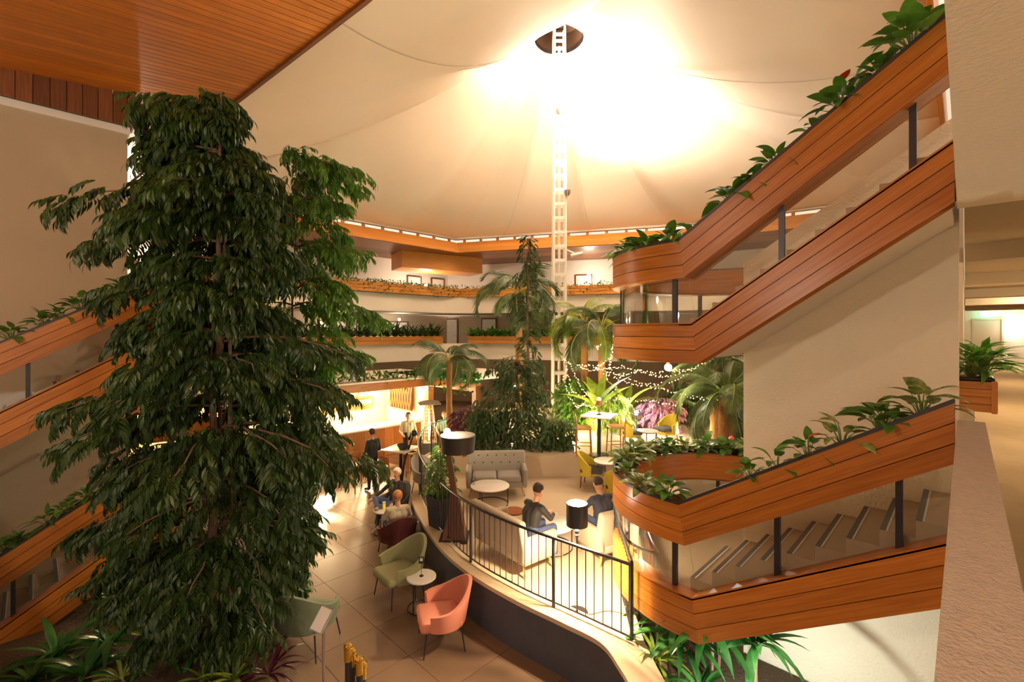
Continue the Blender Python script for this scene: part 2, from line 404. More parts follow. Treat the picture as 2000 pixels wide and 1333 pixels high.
# ---------------------------------------------------------------- tent roof
HOLE = [V((-21.0, 2.2)), V((-21, 17)), V((-10.3, 22.5)), V((-.45, 24)), V((-.45, 3.35)), V((-5.9, 3.14)), V((-10.5, 2.72))]
mc = V((MAST.x, MAST.y))
def ray_hole(a):
    v = V((math.cos(a), math.sin(a))); best = None
    for p, q in zip(HOLE, HOLE[1:] + HOLE[:1]):
        t = q - p; den = v.x * t.y - v.y * t.x
        if abs(den) < 1e-9: continue
        w_ = p - mc; r = (w_.x * t.y - w_.y * t.x) / den; s = (w_.x * v.y - w_.y * v.x) / den
        if r > 0 and -1e-6 <= s <= 1 + 1e-6 and (best is None or r < best): best = r
    return best
def tent(a, t):
    B = ray_hole(a); r0 = 1.05; r = r0 + (B - r0) * t
    z = 5.38 + (RING_Z - 5.38) * ((1 - t) ** 1.55) * 1.0 + .0
    fold = abs(math.sin((a - .35) * 4)); z -= .28 * math.sin(PI * t) * (1 - fold) ** 2
    return V((mc.x + math.cos(a) * r, mc.y + math.sin(a) * r, z))
corner = sorted({math.atan2((p - mc).y, (p - mc).x) % (2 * PI) for p in HOLE})
angs = sorted(corner + [k * 2 * PI / 144 for k in range(144)])
b = MB(); rows = [[tent(a, i / 28) for a in angs] for i in range(29)]
for r in rows: r.append(r[0])
b.shell(rows, [[p + UP * .03 for p in r] for r in rows]); struct(b.build('ceiling_tent', 'tent_fabric', sharp=180))
tent_o = bpy.data.objects['ceiling_tent']
for a in corner[:0] + [-2.05, -1.2, -.3, 2.75, 1.9]:            # seam cords sewn under the cloth
    MB().tube([tent(a, t / 24) - UP * .02 for t in range(25)], .009, 5).build('seam', 'seam', tent_o)
b = MB(); b.lathe([(1.12, RING_Z - .05), (1.12, RING_Z + .12), (1.0, RING_Z + .12), (1.0, RING_Z - .05)], (mc.x, mc.y, 0), 32, False); b.build('crown_ring', 'dark_steel', tent_o)
b = MB(); b.lathe([(1.05, RING_Z + .1), (.95, RING_Z + .8), (.02, RING_Z + .9)], (mc.x, mc.y, 0), 32, False); b.build('crown_cap', 'joint_dark', tent_o)
# wooden ceiling over the near side: plane z = 4.238 + .1 y, boards along y
def zc(y): return 4.238 + .1 * y
ce = struct(MB().loft([[(x, -6, zc(-6) + .03), (x, ye, zc(ye) + .03), (x, ye, zc(ye) + .12), (x, -6, zc(-6) + .12)] for x, ye in ((-26, 2.0), (-10.5, 2.70), (-5.9, 3.14), (3, 3.6))]).build('ceiling_wood', 'joint_dark'))
def yedge(x): return 2.70 + (x + 10.5) * .0957 if x < -5.9 else 3.14 + (x + 5.9) * .0517
NP, x0, x1 = 176, -24.0, 0.5
pw = (x1 - x0) / NP
for k in range(NP):
    xa, xb = x0 + k * pw + .007, x0 + (k + 1) * pw - .007
    ya, yb = yedge(xa), yedge(xb)
    b = MB().loft([[(xa, -6, zc(-6)), (xb, -6, zc(-6)), (xb, -6, zc(-6) + .03), (xa, -6, zc(-6) + .03)], [(xa, ya, zc(ya)), (xb, yb, zc(yb)), (xb, yb, zc(yb) + .03), (xa, ya, zc(ya) + .03)]])
    b.build('plank', 'wood_ceiling', ce)
b = MB()
b.loft([[(x, yedge(x), zc(yedge(x)) - .05), (x, yedge(x) + .06, zc(yedge(x)) - .05), (x, yedge(x) + .06, 5.4), (x, yedge(x), 5.4)] for x in (-24, -10.5, -5.9, .5)]); b.build('edge_trim', 'wood_dark', ce)
struct(MB().box((-.35, 13, 4.95), (.08, 20, .9)).build('trim_4', 'wood_ceiling'))      # eaves board over the right-hand corridor
# ---------------------------------------------------------------- ground floor, platform, terrace
fl = struct(MB().box((-12, 9, FLOOR - .12), (34, 40, .2)).build('floor', 'grout'))
b = MB(); b.box((0, 0, 0), (.893, .893, .03)); tile_me = b.mesh('tile', 'tile')
EDGE = [cam2(1.36, 4.5), cam2(1.34, 4.9), cam2(1.28, 5.25)] + [V(p) for p in ((-3.17, 4.88), (-3.8, 4.86), (-4.66, 4.80), (-5.78, 4.86), (-7.01, 5.18), (-8.53, 5.82), (-9.75, 6.52), (-11.0, 7.45), (-11.9, 8.5), (-12.3, 9.7))]
tiles = []
for i in range(-26, 2):
    for j in range(-3, 22):
        x, y = i * .9 + .3, j * .9 + .5
        p = V((x, y, 0)); d = p.dot(FW); u = p.dot(RT)
        if d < 4.6 or d > 19 or not (-.75 < u / d < .25): continue
        if -12 < x < -3 and y > 9.6: continue
        if x > -8.5 and y > 6.6 : continue
        tiles.append((d, x, y))
tiles.sort()
for d, x, y in tiles[:300]:
    add('tile', tile_me, fl, M=Matrix.Translation((x, y, FLOOR - .015)))
def poly_prism(pts, z0, z1):
    b = MB(); n = len(pts); b.v = [(p.x, p.y, z0) for p in pts] + [(p.x, p.y, z1) for p in pts]
    b.face(range(n - 1, -1, -1)); b.face(range(n, 2 * n), [(p.x, p.y) for p in pts])
    for i in range(n): j = (i + 1) % n; b.face((i, j, n + j, n + i))
    return b
deckpoly = EDGE + [V((-11.6, 11)), V((-9.5, 12.5)), cam2(4.5, 13.2), cam2(3.6, 9.5), cam2(1.75, 7.6), cam2(1.62, 6.9), cam2(1.56, 5.7), cam2(1.64, 4.5)]
inner = [p + V((.0, .12)) for p in EDGE]
struct(poly_prism(deckpoly, FLOOR, DECK).build('floor_lounge', 'deck_floor'))
def open_band(poly, o1, o2, z1, z2): return band(poly, o1, o2, z1, z2)
def dense(poly, n=6):                                     # Catmull-Rom through the points
    out = []
    P = [poly[0] * 2 - poly[1]] + poly + [poly[-1] * 2 - poly[-2]]
    for i in range(1, len(P) - 2):
        for k in range(n):
            t = k / n; a, b, c, d = P[i - 1:i + 3]
            out.append(.5 * ((2 * b) + (c - a) * t + (a * 2 - b * 5 + c * 4 - d) * t * t + (b * 3 - a - c * 3 + d) * t ** 3))
    return out + [poly[-1]]
ED = dense(EDGE)
struct(band(ED, -.04, .04, FLOOR, DECK - .03).build('wall_platform', 'wall_slate'))
struct(band(ED, -.30, .07, DECK - .03, DECK + .03).build('trim_5', 'coping'))
RE = dense([cam2(1.64, 4.5), cam2(1.56, 5.6), cam2(1.60, 6.3), cam2(1.66, 6.9), cam2(1.75, 7.6)])
struct(band(RE, -.06, .03, FLOOR, DECK + .022).build('trim_6', 'coping'))
terr = [cam2(-1.6, 12.5), cam2(.4, 12.15), cam2(1.9, 12.35), cam2(8, 12.0), cam2(9, 20), cam2(-1.5, 20)]
struct(poly_prism(terr, FLOOR, TERR).build('floor_terrace', 'terrace_floor'))
# planting beds
struct(poly_prism([V((-13.5, -1.2)), V((-7.2, -.2)), V((-6.5, .7)), V((-6.5, 1.8)), V((-7.2, 2.7)), V((-8.8, 3.6)), V((-13.5, 4.6))], FLOOR, FLOOR + .1).build('floor_bed_tree', 'soil'))
struct(poly_prism([cam2(1.72, 4.5), cam2(2.6, 3.6), V((-.1, 4.5)), V((-.1, 6.4)), V((-2.9, 6.4)), cam2(1.95, 7.2), cam2(1.72, 6.4), cam2(1.66, 5.6)], FLOOR, FLOOR + .35).build('floor_bed_stair', 'soil'))
# ---------------------------------------------------------------- corridor on the camera's side
struct(MB().box((1.2, 22, -1.62), (2.4, 47, .24)).build('floor_corridor', 'carpet'))
struct(MB().box((.0035 + .03, 1.5, -1.13), (.155, 7.2, .88)).build('wall_parapet', 'parapet_stone'))
struct(MB().box((2.5, 14, -.2), (.2, 40, 2.6)).build('wall_corridor', 'white_wall'))
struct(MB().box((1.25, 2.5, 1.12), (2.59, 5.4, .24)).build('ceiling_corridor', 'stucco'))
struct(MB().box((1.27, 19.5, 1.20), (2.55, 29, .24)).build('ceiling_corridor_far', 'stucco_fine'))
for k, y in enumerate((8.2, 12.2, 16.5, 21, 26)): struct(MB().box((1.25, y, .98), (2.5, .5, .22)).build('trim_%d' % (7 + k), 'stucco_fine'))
struct(MB().box((1.25, 31, -.2), (2.6, .2, 2.8)).build('wall_corridor_end', 'white_wall'))
b = MB(); b.box((.75, 30.85, -.45), (.9, .06, 2.1)); o = struct(b.build('door_7', 'tan_wall'))
b = MB(); b.box((.27, 30.83, -.42), (.07, .1, 2.16)); b.box((1.23, 30.83, -.42), (.07, .1, 2.16)); b.box((.75, 30.83, .63), (.9, .1, .07)); b.build('door_frame', 'tan_wall', o)
for y in (14, 22): struct(MB().box((2.2, y, -.2), (.5, .5, 2.6)).build('wall_corridor_pier', 'white_wall'))
struct(MB().box((.03, 20, -1.1), (.16, 19, .95)).build('wall_parapet_far', 'parapet_stone'))
struct(MB().box((-.07, 20.5, .2), (.10, 21, 9.4)).build('wall_right_far', 'tan_wall'))
# ---------------------------------------------------------------- spine walls of the two staircases
b = MB()
b.loft([[(x, y, z) for x, z in ((-2.075, FLOOR), (-.045, FLOOR), (-.045, 2.2), (-2.075, .9))] for y in (6.47, 6.87)]); struct(b.build("wall_right", "stucco"))
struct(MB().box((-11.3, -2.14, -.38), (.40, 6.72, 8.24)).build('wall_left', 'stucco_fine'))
struct(MB().box((-11.18, -2.14, 3.72), (.28, 6.78, .14)).build('trim_12', 'white_paint'))
st = struct(MB().box((-11.12, -2.12, 4.03), (.30, 6.8, .5)).build('trim_13', 'joint_dark'))
for k in range(34):
    y = -5.4 + k * .2 + .1
    MB().box((-10.955, y, 4.06), (.03, .19, .58)).build('board', 'wood_dark', st)
for k in range(2): MB().box((-11.04 - k * .18, 1.29, 4.06), (.17, .03, .58)).build('board', 'wood_dark', st)
struct(MB().box((-12, -6.2, -.4), (26, .2, 9.6)).build('wall_near', 'tan_wall'))
struct(MB().box((-13, -3.6, -1.6), (26, 5, .24)).build('floor_near_gallery', 'carpet'))
# ================================================================ staircases
SW, SRAD = .14, 1.55
def staircase(label, T, slope, zr, sg, ks, s_end, s_posts, a_posts, steps_from, glass_to=None, back=True, s_start=0, flat=None):
    kb, kt, kz = ks
    root = thing('curved_staircase', label, 'staircase', T(0, SRAD, zr - 1.05))
    rl = root.location.copy()
    def sc_(k): return sg * .155 * k
    def zf(s, k):
        if flat and s > flat: return zr - k + sg * slope * (flat - sc_(k)) + .25 * (s - flat)
        return zr - k + sg * slope * (s - sc_(k))
    def seg(which, k, o):
        if which == 'flight':
            ss = [s_end] + ([flat] if flat else []) + [sc_(k) if False else sc_(k)]
            return [T(s, o, zf(s, k)) for s in ss]
        if which == 'landing':
            pts = [T(sc_(k), o, zr - k)]
            for i in range(0, 33):
                a = -PI / 2 - PI * i / 32; pts.append(T(math.cos(a) * (SRAD - o), SRAD + math.sin(a) * (SRAD - o), zr - k))
            return pts
        return [T(0, 2 * SRAD - o, zr - k), T(s_end, 2 * SRAD - o, zr - k - sg * slope * s_end)]
    segs = ['flight', 'landing'] + (['return'] if back else [])
    def strip(sg_, k1, k2, o1, o2):
        A = seg(sg_, k1, o1); B = seg(sg_, k2, o1); Cc = seg(sg_, k2, o2); D = seg(sg_, k1, o2)
        return MB().loft([[p - rl for p in r] for r in zip(A, B, Cc, D)])
    def group(name, k1, k2, n, core):
        g = None
        bb = MB()
        for s_ in segs:
            A = strip(s_, k1 + .01, k2 - .004, .018, core); bb.merge(A, Matrix.Identity(4))
        g = bb.build(name, 'joint_dark', root)
        for s_ in segs:
            for i in range(n):
                a = k1 + (k2 - k1) * i / n; b_ = k1 + (k2 - k1) * (i + 1) / n
                strip(s_, a + .004, b_ - .004, 0, .022).build('plank', 'wood_band', g)
        return g
    up = group('planter_band', 0, kb, 3, .03)
    lo = group('stringer_band', kt, kz, 3, .03)
    for s_ in segs:
        strip(s_, .03, kb, .30, .33).build('inner_board', 'wood_band', up)
        strip(s_, kb - .03, kb, .02, .33).build('trough_base', 'wood_band', up)
        strip(s_, .09, .12, .03, .30).build('coir_fill', 'coir', up)
        strip(s_, -.02, .012, -.006, .03).build('edge_trim', 'rim_trim', up)
        strip(s_, .02, .032, .295, .335).build('edge_trim', 'rim_trim', up)
        strip(s_, kt - .012, kt + .02, .0, .20).build('ledge', 'wood_band', lo)
        strip(s_, kt + .02, kz, .18, .20).build('inner_board', 'wood_band', lo)
        strip(s_, kb - .01, kt, .125, .133).build('glass_panel', 'glass', root)
    def post(s, o, zt, zb): 
        b = MB(); b.tube([T(s, o, zb) - rl, T(s, o, zt) - rl], .036, 4); return b.build('post', 'dark_steel', root, sharp=20)
    for s in s_posts: post(s, .13, zf(s, kb - .02), zf(s, kt))
    for a in a_posts:
        a = -PI / 2 - a; post(math.cos(a) * (SRAD - .13), SRAD + math.sin(a) * (SRAD - .13), zr - kb + .02, zr - kt)
    zl = zr - 1.05
    pts = [T(math.cos(-PI / 2 - PI * i / 24) * (SRAD - .05), SRAD + math.sin(-PI / 2 - PI * i / 24) * (SRAD - .05), 0) - rl for i in range(25)] + [T(.25, 2 * SRAD - .05, 0) - rl, T(.25, .05, 0) - rl]
    poly_prism([V((p.x, p.y)) for p in pts], zl - .26 - rl.z, zl - rl.z).build('landing_slab', 'white_paint', root)
    poly_prism([V((p.x, p.y)) for p in pts], zl - rl.z, zl + .012 - rl.z).build('landing_carpet', 'step_carpet', root)
    n = 9; run = (s_end - steps_from) / n; rise = slope * run
    for i in range(n):
        s0 = steps_from + i * run; zt = zl + sg * rise * (i + (1 if sg > 0 else 1)) if sg > 0 else zl - rise * (i + 0)
        if sg > 0: zt = zl + rise * (i + 1)
        else: zt = zl - rise * (i + 1)
        b = MB(); c0 = T(s0, .21, zt) - rl; c1 = T(s0 + run, 1.34, zt - rise - .02) - rl
        lo_, hi_ = [V([f(c0[j], c1[j]) for j in range(3)]) for f in (min, max)]
        b.box((lo_ + hi_) / 2, hi_ - lo_); st_ = b.build('step', 'step_carpet', root)
        se = s0 if sg > 0 else s0
        edge = s0 if sg > 0 else s0 + run
        for (wa, mt, dz) in ((.0, 'nosing_dark', .004), (.045, 'nosing_light', .006)):
            sgn = 1 if sg > 0 else -1
            c0 = T(edge + sgn * wa, .22, zt) - rl; c1 = T(edge + sgn * (wa + (.045 if wa == 0 else .014)), 1.33, zt + dz) - rl
            lo_, hi_ = [V([f(c0[j], c1[j]) for j in range(3)]) for f in (min, max)]
            MB().box((lo_ + hi_) / 2, hi_ - lo_).build('nosing', mt, st_)
    b = MB()
    def soff(s, dz): return zf(s, kz - .05) + dz
    b.loft([[T(s, .05, soff(s, 0)) - rl, T(s, 1.345, soff(s, 0)) - rl, T(s, 1.345, soff(s, .1)) - rl, T(s, .05, soff(s, .1)) - rl] for s in (s_end - .02, sc_(kz))])
    b.build('soffit_slab', 'white_paint', root)
    def spot(s, w=.165):                                   # a place in the flight's trough
        return T(s, w, zf(s, .09))
    def spot_l(a, w=.165):
        a = -PI / 2 - a; return T(math.cos(a) * (SRAD - w), SRAD + math.sin(a) * (SRAD - w), zr - .09)
    return root, spot, spot_l
TR = lambda s, w, z: V((-2.34 + s, 5.12 + w, z))
TL = lambda s, w, z: V((-9.76 - w, 1.70 - s, z))
RL = staircase('lower curved wooden staircase with glass balustrade beside the plaster wall, over the lounge', TR, .615, -1.95, 1, (.46, 1.02, 1.50), 2.28, (.98, 1.93), (.07, 1.25, 1.95, 2.7), .05)
RU = staircase('upper curved wooden staircase with glass balustrade rising under the tent roof to the next gallery', TR, .675, 1.05, 1, (.43, .95, 1.40), 2.28, (1.02, 2.02), (.07, 1.15, 1.75, 2.5), .05)
LL = staircase('lower curved wooden staircase behind the big leafy tree, foot in the planting bed', TL, .60, -1.95, -1, (.43, .93, 1.40), 2.6, (1.0, 1.9), (.1, .9, 1.7, 2.5), .05)
LU = staircase('upper curved wooden staircase behind the big leafy tree, passing along the tall beige wall', TL, .59, 1.05, -1, (.43, .90, 1.38), 2.6, (.75, 1.75), (.1, .9, 1.7, 2.5), .05)
# ================================================================ plants
def leaf_mb(L, W, bend=.6, fold=.3, shape='lance', n=5, mb=None, M=None):
    P = []
    for i in range(n + 1):
        t = i / n; a = bend * t
        y = L * (math.sin(a) / bend if bend > .01 else t); z = -L * ((1 - math.cos(a)) / bend if bend > .01 else 0)
        if shape == 'lance': w_ = math.sin(PI * min(1, t * .96 + .04) ** .8)
        elif shape == 'heart': w_ = [.55, 1, .95, .78, .5, .03][min(5, round(t * 5))] if n == 5 else math.sin(PI * (t * .75 + .25))
        else: w_ = min(1, .35 + t * 2.2) * (1 - max(0, (t - .45) / .55) ** 1.6)
        w_ = max(w_, .03) * W / 2
        P.append([V((s * w_, y - (.12 * L if shape == 'heart' and i == 0 and s else 0), z + abs(s) * w_ * fold)) for s in (-1, 0, 1)])
    b = mb or MB()
    if M is not None: P = [[M @ p for p in r] for r in P]
    b.grid(P); return b
LM = {}
def leafmesh(key, mt, L, W, bend, fold, shape, n=5):
    LM[key] = leaf_mb(L, W, bend, fold, shape, n).mesh('leaf', mt, 180)
for k, mt in (('pot', 'leaf_pot'), ('var', 'leaf_variegated')):
    for i in range(3): leafmesh(k + str(i), mt, .15 + .025 * i, .085 + .012 * i, .5 + .25 * i, .25, 'heart')
for i in range(3): leafmesh('lily%d' % i, 'leaf_pot', .26 + .05 * i, .07, .5 + .3 * i, .3, 'lance')
for k, mt in (('strap', 'leaf_strap'), ('lime', 'leaf_lime'), ('maroon', 'leaf_maroon')):
    for i in range(3): leafmesh(k + str(i), mt, .42 + .1 * i, .055 if k != 'strap' else .075, .7 + .45 * i, .35, 'strap', 7)
leafmesh('spathe', 'red_flower', .10, .085, .3, -.2, 'heart'); leafmesh('spathe_white', 'white_flower', .12, .06, .4, .3, 'lance')
for i in range(3): leafmesh('banana%d' % i, 'leaf_banana', 1.25 + .3 * i, .38, .35 + .3 * i, .35, 'lance', 8)
def potted(name, label, cat, loc, rnd, n=14, kind='pot', spread=.16, h=.16, pot=True, flower=0, group=None, s=1.0, tilt=0):
    t = thing(name, label, cat, loc, rnd.uniform(0, 6.28), group)
    if pot:
        MB().lathe([(.045 * s, -.04), (.062 * s, .07), (.068 * s, .075), (.058 * s, .07), (.05 * s, .05)], n=12).build('pot', 'pot_white' if pot is True else pot, t)
    st_ = MB(); z0 = .05 if pot else .0; n = int(n * 1.5)
    for i in range(n):
        a = i * 2.4 + rnd.uniform(-.3, .3); f = (i + .6) / n
        r = spread * s * (.25 + .75 * f) * rnd.uniform(.8, 1.15); z = z0 + h * s * (1.15 - .75 * f) * rnd.uniform(.75, 1.25)
        tip = V((math.cos(a) * r, math.sin(a) * r, z))
        st_.tube([(0, 0, z0 - .03), tip * .55 + V((0, 0, z * .22)), tip], [.006 * s, .005 * s, .003 * s], 4, False)
        M = Matrix.Translation(tip) @ Matrix.Rotation(a - PI / 2, 4, 'Z') @ Matrix.Rotation(.85 - .85 * f + rnd.uniform(-.3, .3), 4, 'X') @ Matrix.Rotation(rnd.uniform(-.4, .4), 4, 'Y') @ Matrix.Scale(s * rnd.uniform(.8, 1.25), 4)
        add('leaf', LM[kind + str(rnd.randrange(3))], t, M=M)
    for i in range(flower):
        a = rnd.uniform(0, 6.28); tip = V((math.cos(a) * .05 * s, math.sin(a) * .05 * s, z0 + h * s * rnd.uniform(1.5, 1.9)))
        st_.tube([(0, 0, z0), tip * .6, tip], .004 * s, 4, False)
        add('flower', LM['spathe' if kind != 'lily' else 'spathe_white'], t, 'red spathe flower' if kind != 'lily' else 'white spathe flower', Matrix.Translation(tip) @ Matrix.Rotation(a, 4, 'Z') @ Matrix.Rotation(.5, 4, 'X') @ Matrix.Scale(s, 4))
    st_.build('stems', 'stem_green', t, 180)
    return t
def clump(name, label, cat, loc, rnd, n, kind, s=1, up=.9, group=None):    # leaves all rising from the root
    t = thing(name, label, cat, loc, rnd.uniform(0, 6.28), group)
    for i in range(n):
        a = i * 2.4 + rnd.uniform(-.3, .3); f = i / n
        M = Matrix.Translation((math.cos(a) * .03 * s, math.sin(a) * .03 * s, .01)) @ Matrix.Rotation(a - PI / 2, 4, 'Z') @ Matrix.Rotation(up * (1.25 - f * .9) + rnd.uniform(-.15, .15), 4, 'X') @ Matrix.Rotation(rnd.uniform(-.3, .3), 4, 'Y') @ Matrix.Scale(s * rnd.uniform(.75, 1.15), 4)
        add('leaf', LM[kind + str(rnd.randrange(3))], t, M=M)
    return t
def s_of(x, Yw=5.285): k = (x - 1000) / FPX; return (k * FW.y - RT.y) * Yw / (RT.x - k * FW.x) + 2.34
def s_of_l(x, Xw=-9.925): k = (x - 1000) / FPX; return 1.70 - (k * FW.x - RT.x) * Xw / (RT.y - k * FW.y)
rr = random.Random(3)
G = ('potted plants in the stair planter under the tent roof', 'potted plants in the lower stair planter by the plaster wall', 'potted plants in the lower stair planter behind the tree', 'potted plants in the upper stair planter behind the tree')
lab = lambda what, where: what + ' ' + where
W_RU, W_RL = 'in the upper staircase planter under the tent', 'in the lower staircase planter before the plaster wall'
W_LL, W_LU = 'in the lower staircase planter behind the big tree', 'in the upper staircase planter along the beige wall'
for x, kd, n, s, fl in ((1349, 'pot', 7, .75, 0), (1430, 'pot', 15, 1.0, 0), (1470, 'pot', 10, .8, 0), (1512, 'pot', 10, 1.0, 0), (1592, 'pot', 7, .75, 0), (1650, 'pot', 17, 1.1, 1), (1722, 'pot', 11, .9, 0)):
    potted('potted_anthurium', lab('green anthurium with one red flower' if fl else 'green leafy potted anthurium without flowers', W_RU), 'plant', RU[1](s_of(x)), rr, n, kd, .16, .17, True, fl, None if fl else G[0], s)
potted('potted_anthurium', 'large bushy green anthurium at the top end of the upper staircase planter', 'plant', RU[1](2.02), rr, 30, 'pot', .24, .22, True, 0, None, 1.15)
for a, kd, n in ((.14, 'pot', 16), (.42, 'pot', 18), (.72, 'pot', 18), (1.05, 'var', 18), (1.35, 'var', 16)):
    potted('potted_philodendron', lab('bushy green plant on the landing rim' if kd == 'pot' else 'yellow-green variegated plant on the landing rim', W_RU), 'plant', RU[2](a), rr, n, kd, .17, .14, True, 1 if a == .42 else 0, G[0] if kd == 'pot' else 'variegated plants of the upper landing', 1.05)
for x, kd, n, s, fl, what in ((1466, 'pot', 12, .7, 0, 'small fine-leaved plant'), (1518, 'pot', 6, .9, 0, 'tall thin-stemmed young plant'), (1578, 'pot', 10, .85, 2, 'anthurium with two red flowers'), (1645, 'var', 8, 1.05, 0, 'open variegated plant'), (1722, 'pot', 16, 1.05, 0, 'bushy green anthurium in a white pot'), (1800, 'var', 11, 1.05, 0, 'trailing variegated plant')):
    potted('potted_anthurium', lab(what, W_RL), 'plant', RL[1](s_of(x)), rr, n, kd, .17, .18, True, fl, None, s)
for a, kd, n, s in ((.16, 'pot', 14, 1.0), (.45, 'var', 10, .9), (.8, 'pot', 9, .9), (1.2, 'var', 17, 1.1), (1.5, 'var', 20, 1.2), (1.78, 'var', 14, 1.0), (2.05, 'pot', 15, 1.1), (2.3, 'var', 14, 1.0), (2.55, 'pot', 14, 1.0), (2.8, 'pot', 14, 1.0), (3.02, 'var', 12, 1.0)):
    potted('potted_philodendron', lab('green potted plant on the rounded landing rim' if kd == 'pot' else 'pale variegated plant on the rounded landing rim', 'above the lounge'), 'plant', RL[2](a), rr, n, kd, .16, .15, True, 1 if a == 2.8 else 0, 'plants round the lower landing' if kd == 'pot' else 'variegated plants round the lower landing', s)
for x, kd, n, s, fl in ((12, 'pot', 12, .9, 0), (32, 'pot', 9, .8, 0), (92, 'lily', 11, .75, 0), (126, 'pot', 10, .85, 0), (170, 'pot', 14, .95, 1), (232, 'lily', 12, .8, 0), (262, 'pot', 12, .95, 0)):
    potted('potted_anthurium', lab('red-flowered anthurium' if fl else ('narrow-leaved potted plant' if kd == 'lily' else 'small green potted plant'), W_LL), 'plant', LL[1](s_of_l(x)), rr, n, kd, .16, .17, True, fl, None if fl else G[2] + kd, s)
for x, kd, n, s in ((22, 'pot', 13, 1.0), (85, 'pot', 13, .95), (118, 'pot', 10, .85), (160, 'pot', 15, 1.1), (182, 'var', 9, 1.0), (238, 'pot', 15, 1.05)):
    potted('potted_anthurium', lab('green potted plant' if kd == 'pot' else 'pale variegated plant', W_LU), 'plant', LU[1](s_of_l(x)), rr, n, kd, .17, .17, True, 0, G[3] if kd == 'pot' else None, s)
for a in (.3, .8, 1.3):
    potted('potted_philodendron', lab('green potted plant on the landing rim', W_LU), 'plant', LU[2](a), rr, 12, 'pot', .17, .16, True, 0, 'plants round the upper landing behind the tree', 1)
    potted('potted_philodendron', lab('green potted plant on the landing rim', W_LL), 'plant', LL[2](a), rr, 12, 'pot', .17, .16, True, 0, 'plants round the lower landing behind the tree', 1)
# planter box at the corridor end of the spine wall
pbx = thing('planter_box', 'small wooden planter box with diagonal boards at the corridor edge', 'planter', (.02, 8.9, -.84))
b = MB(); b.box((.09, 0, .0), (.34, .5, .40)); b.build('box', 'joint_dark', pbx)
for i in range(4): MB().box((.09, -.262, -.15 + i * .1), (.35, .022, .094)).build('board', 'wood_fascia', pbx)
for i in range(4): MB().box((.272, 0, -.15 + i * .1), (.022, .5, .094)).build('board', 'wood_fascia', pbx)
MB().box((.25, -.27, 0), (.05, .03, .42)).build('corner_post', 'wood_fascia', pbx)
MB().rbox((.08, 0, .225), (.36, .52, .05), .022).build('rim', 'rim_trim', pbx)
for i in range(2):
    potted('peace_lily', 'lush peace lily in the wooden planter box by the corridor', 'plant', (.06 + .12 * i, 8.8 + .22 * i, -.60), rr, 34, 'lily', .2, .26, False, 2, 'peace lilies in the corridor planter', 1.05)
# ---------------------------------------------------------------- trees
def compound(nl, L, lw, droop, ll, rnd):                 # a pinnate leaf: midrib with pairs of narrow leaflets
    b = MB(); pts = []
    for i in range(nl + 1):
        t = i / nl; a = droop * t; pts.append(V((0, L * math.sin(a) / droop, -L * (1 - math.cos(a)) / droop)))
    for i in range(1, nl + 1):
        p = pts[i]; d = (pts[i] - pts[i - 1]).normalized()
        for s in ((-1, 1) if i < nl else (0,)):
            yaw = -s * rnd.uniform(.75, 1.05); l = ll * (1 - .35 * abs(i / nl - .55)) * rnd.uniform(.85, 1.15)
            pit = -math.asin(max(-1, min(1, -d.z))) - .25 + rnd.uniform(-.3, .2)
            M = Matrix.Translation(p) @ Matrix.Rotation(yaw, 4, 'Z') @ Matrix.Rotation(pit, 4, 'X') @ Matrix.Rotation(s * .4, 4, 'Y')
            leaf_mb(l, lw, .7, .25, 'lance', 3, b, M)
    return b
rt = random.Random(11)
COMP = [compound(7, .31, .034, .5 + .25 * k, .14, rt) for k in range(4)]
def comp_mesh(mt): return [c.mesh('leaf', mt, 180) for c in COMP]
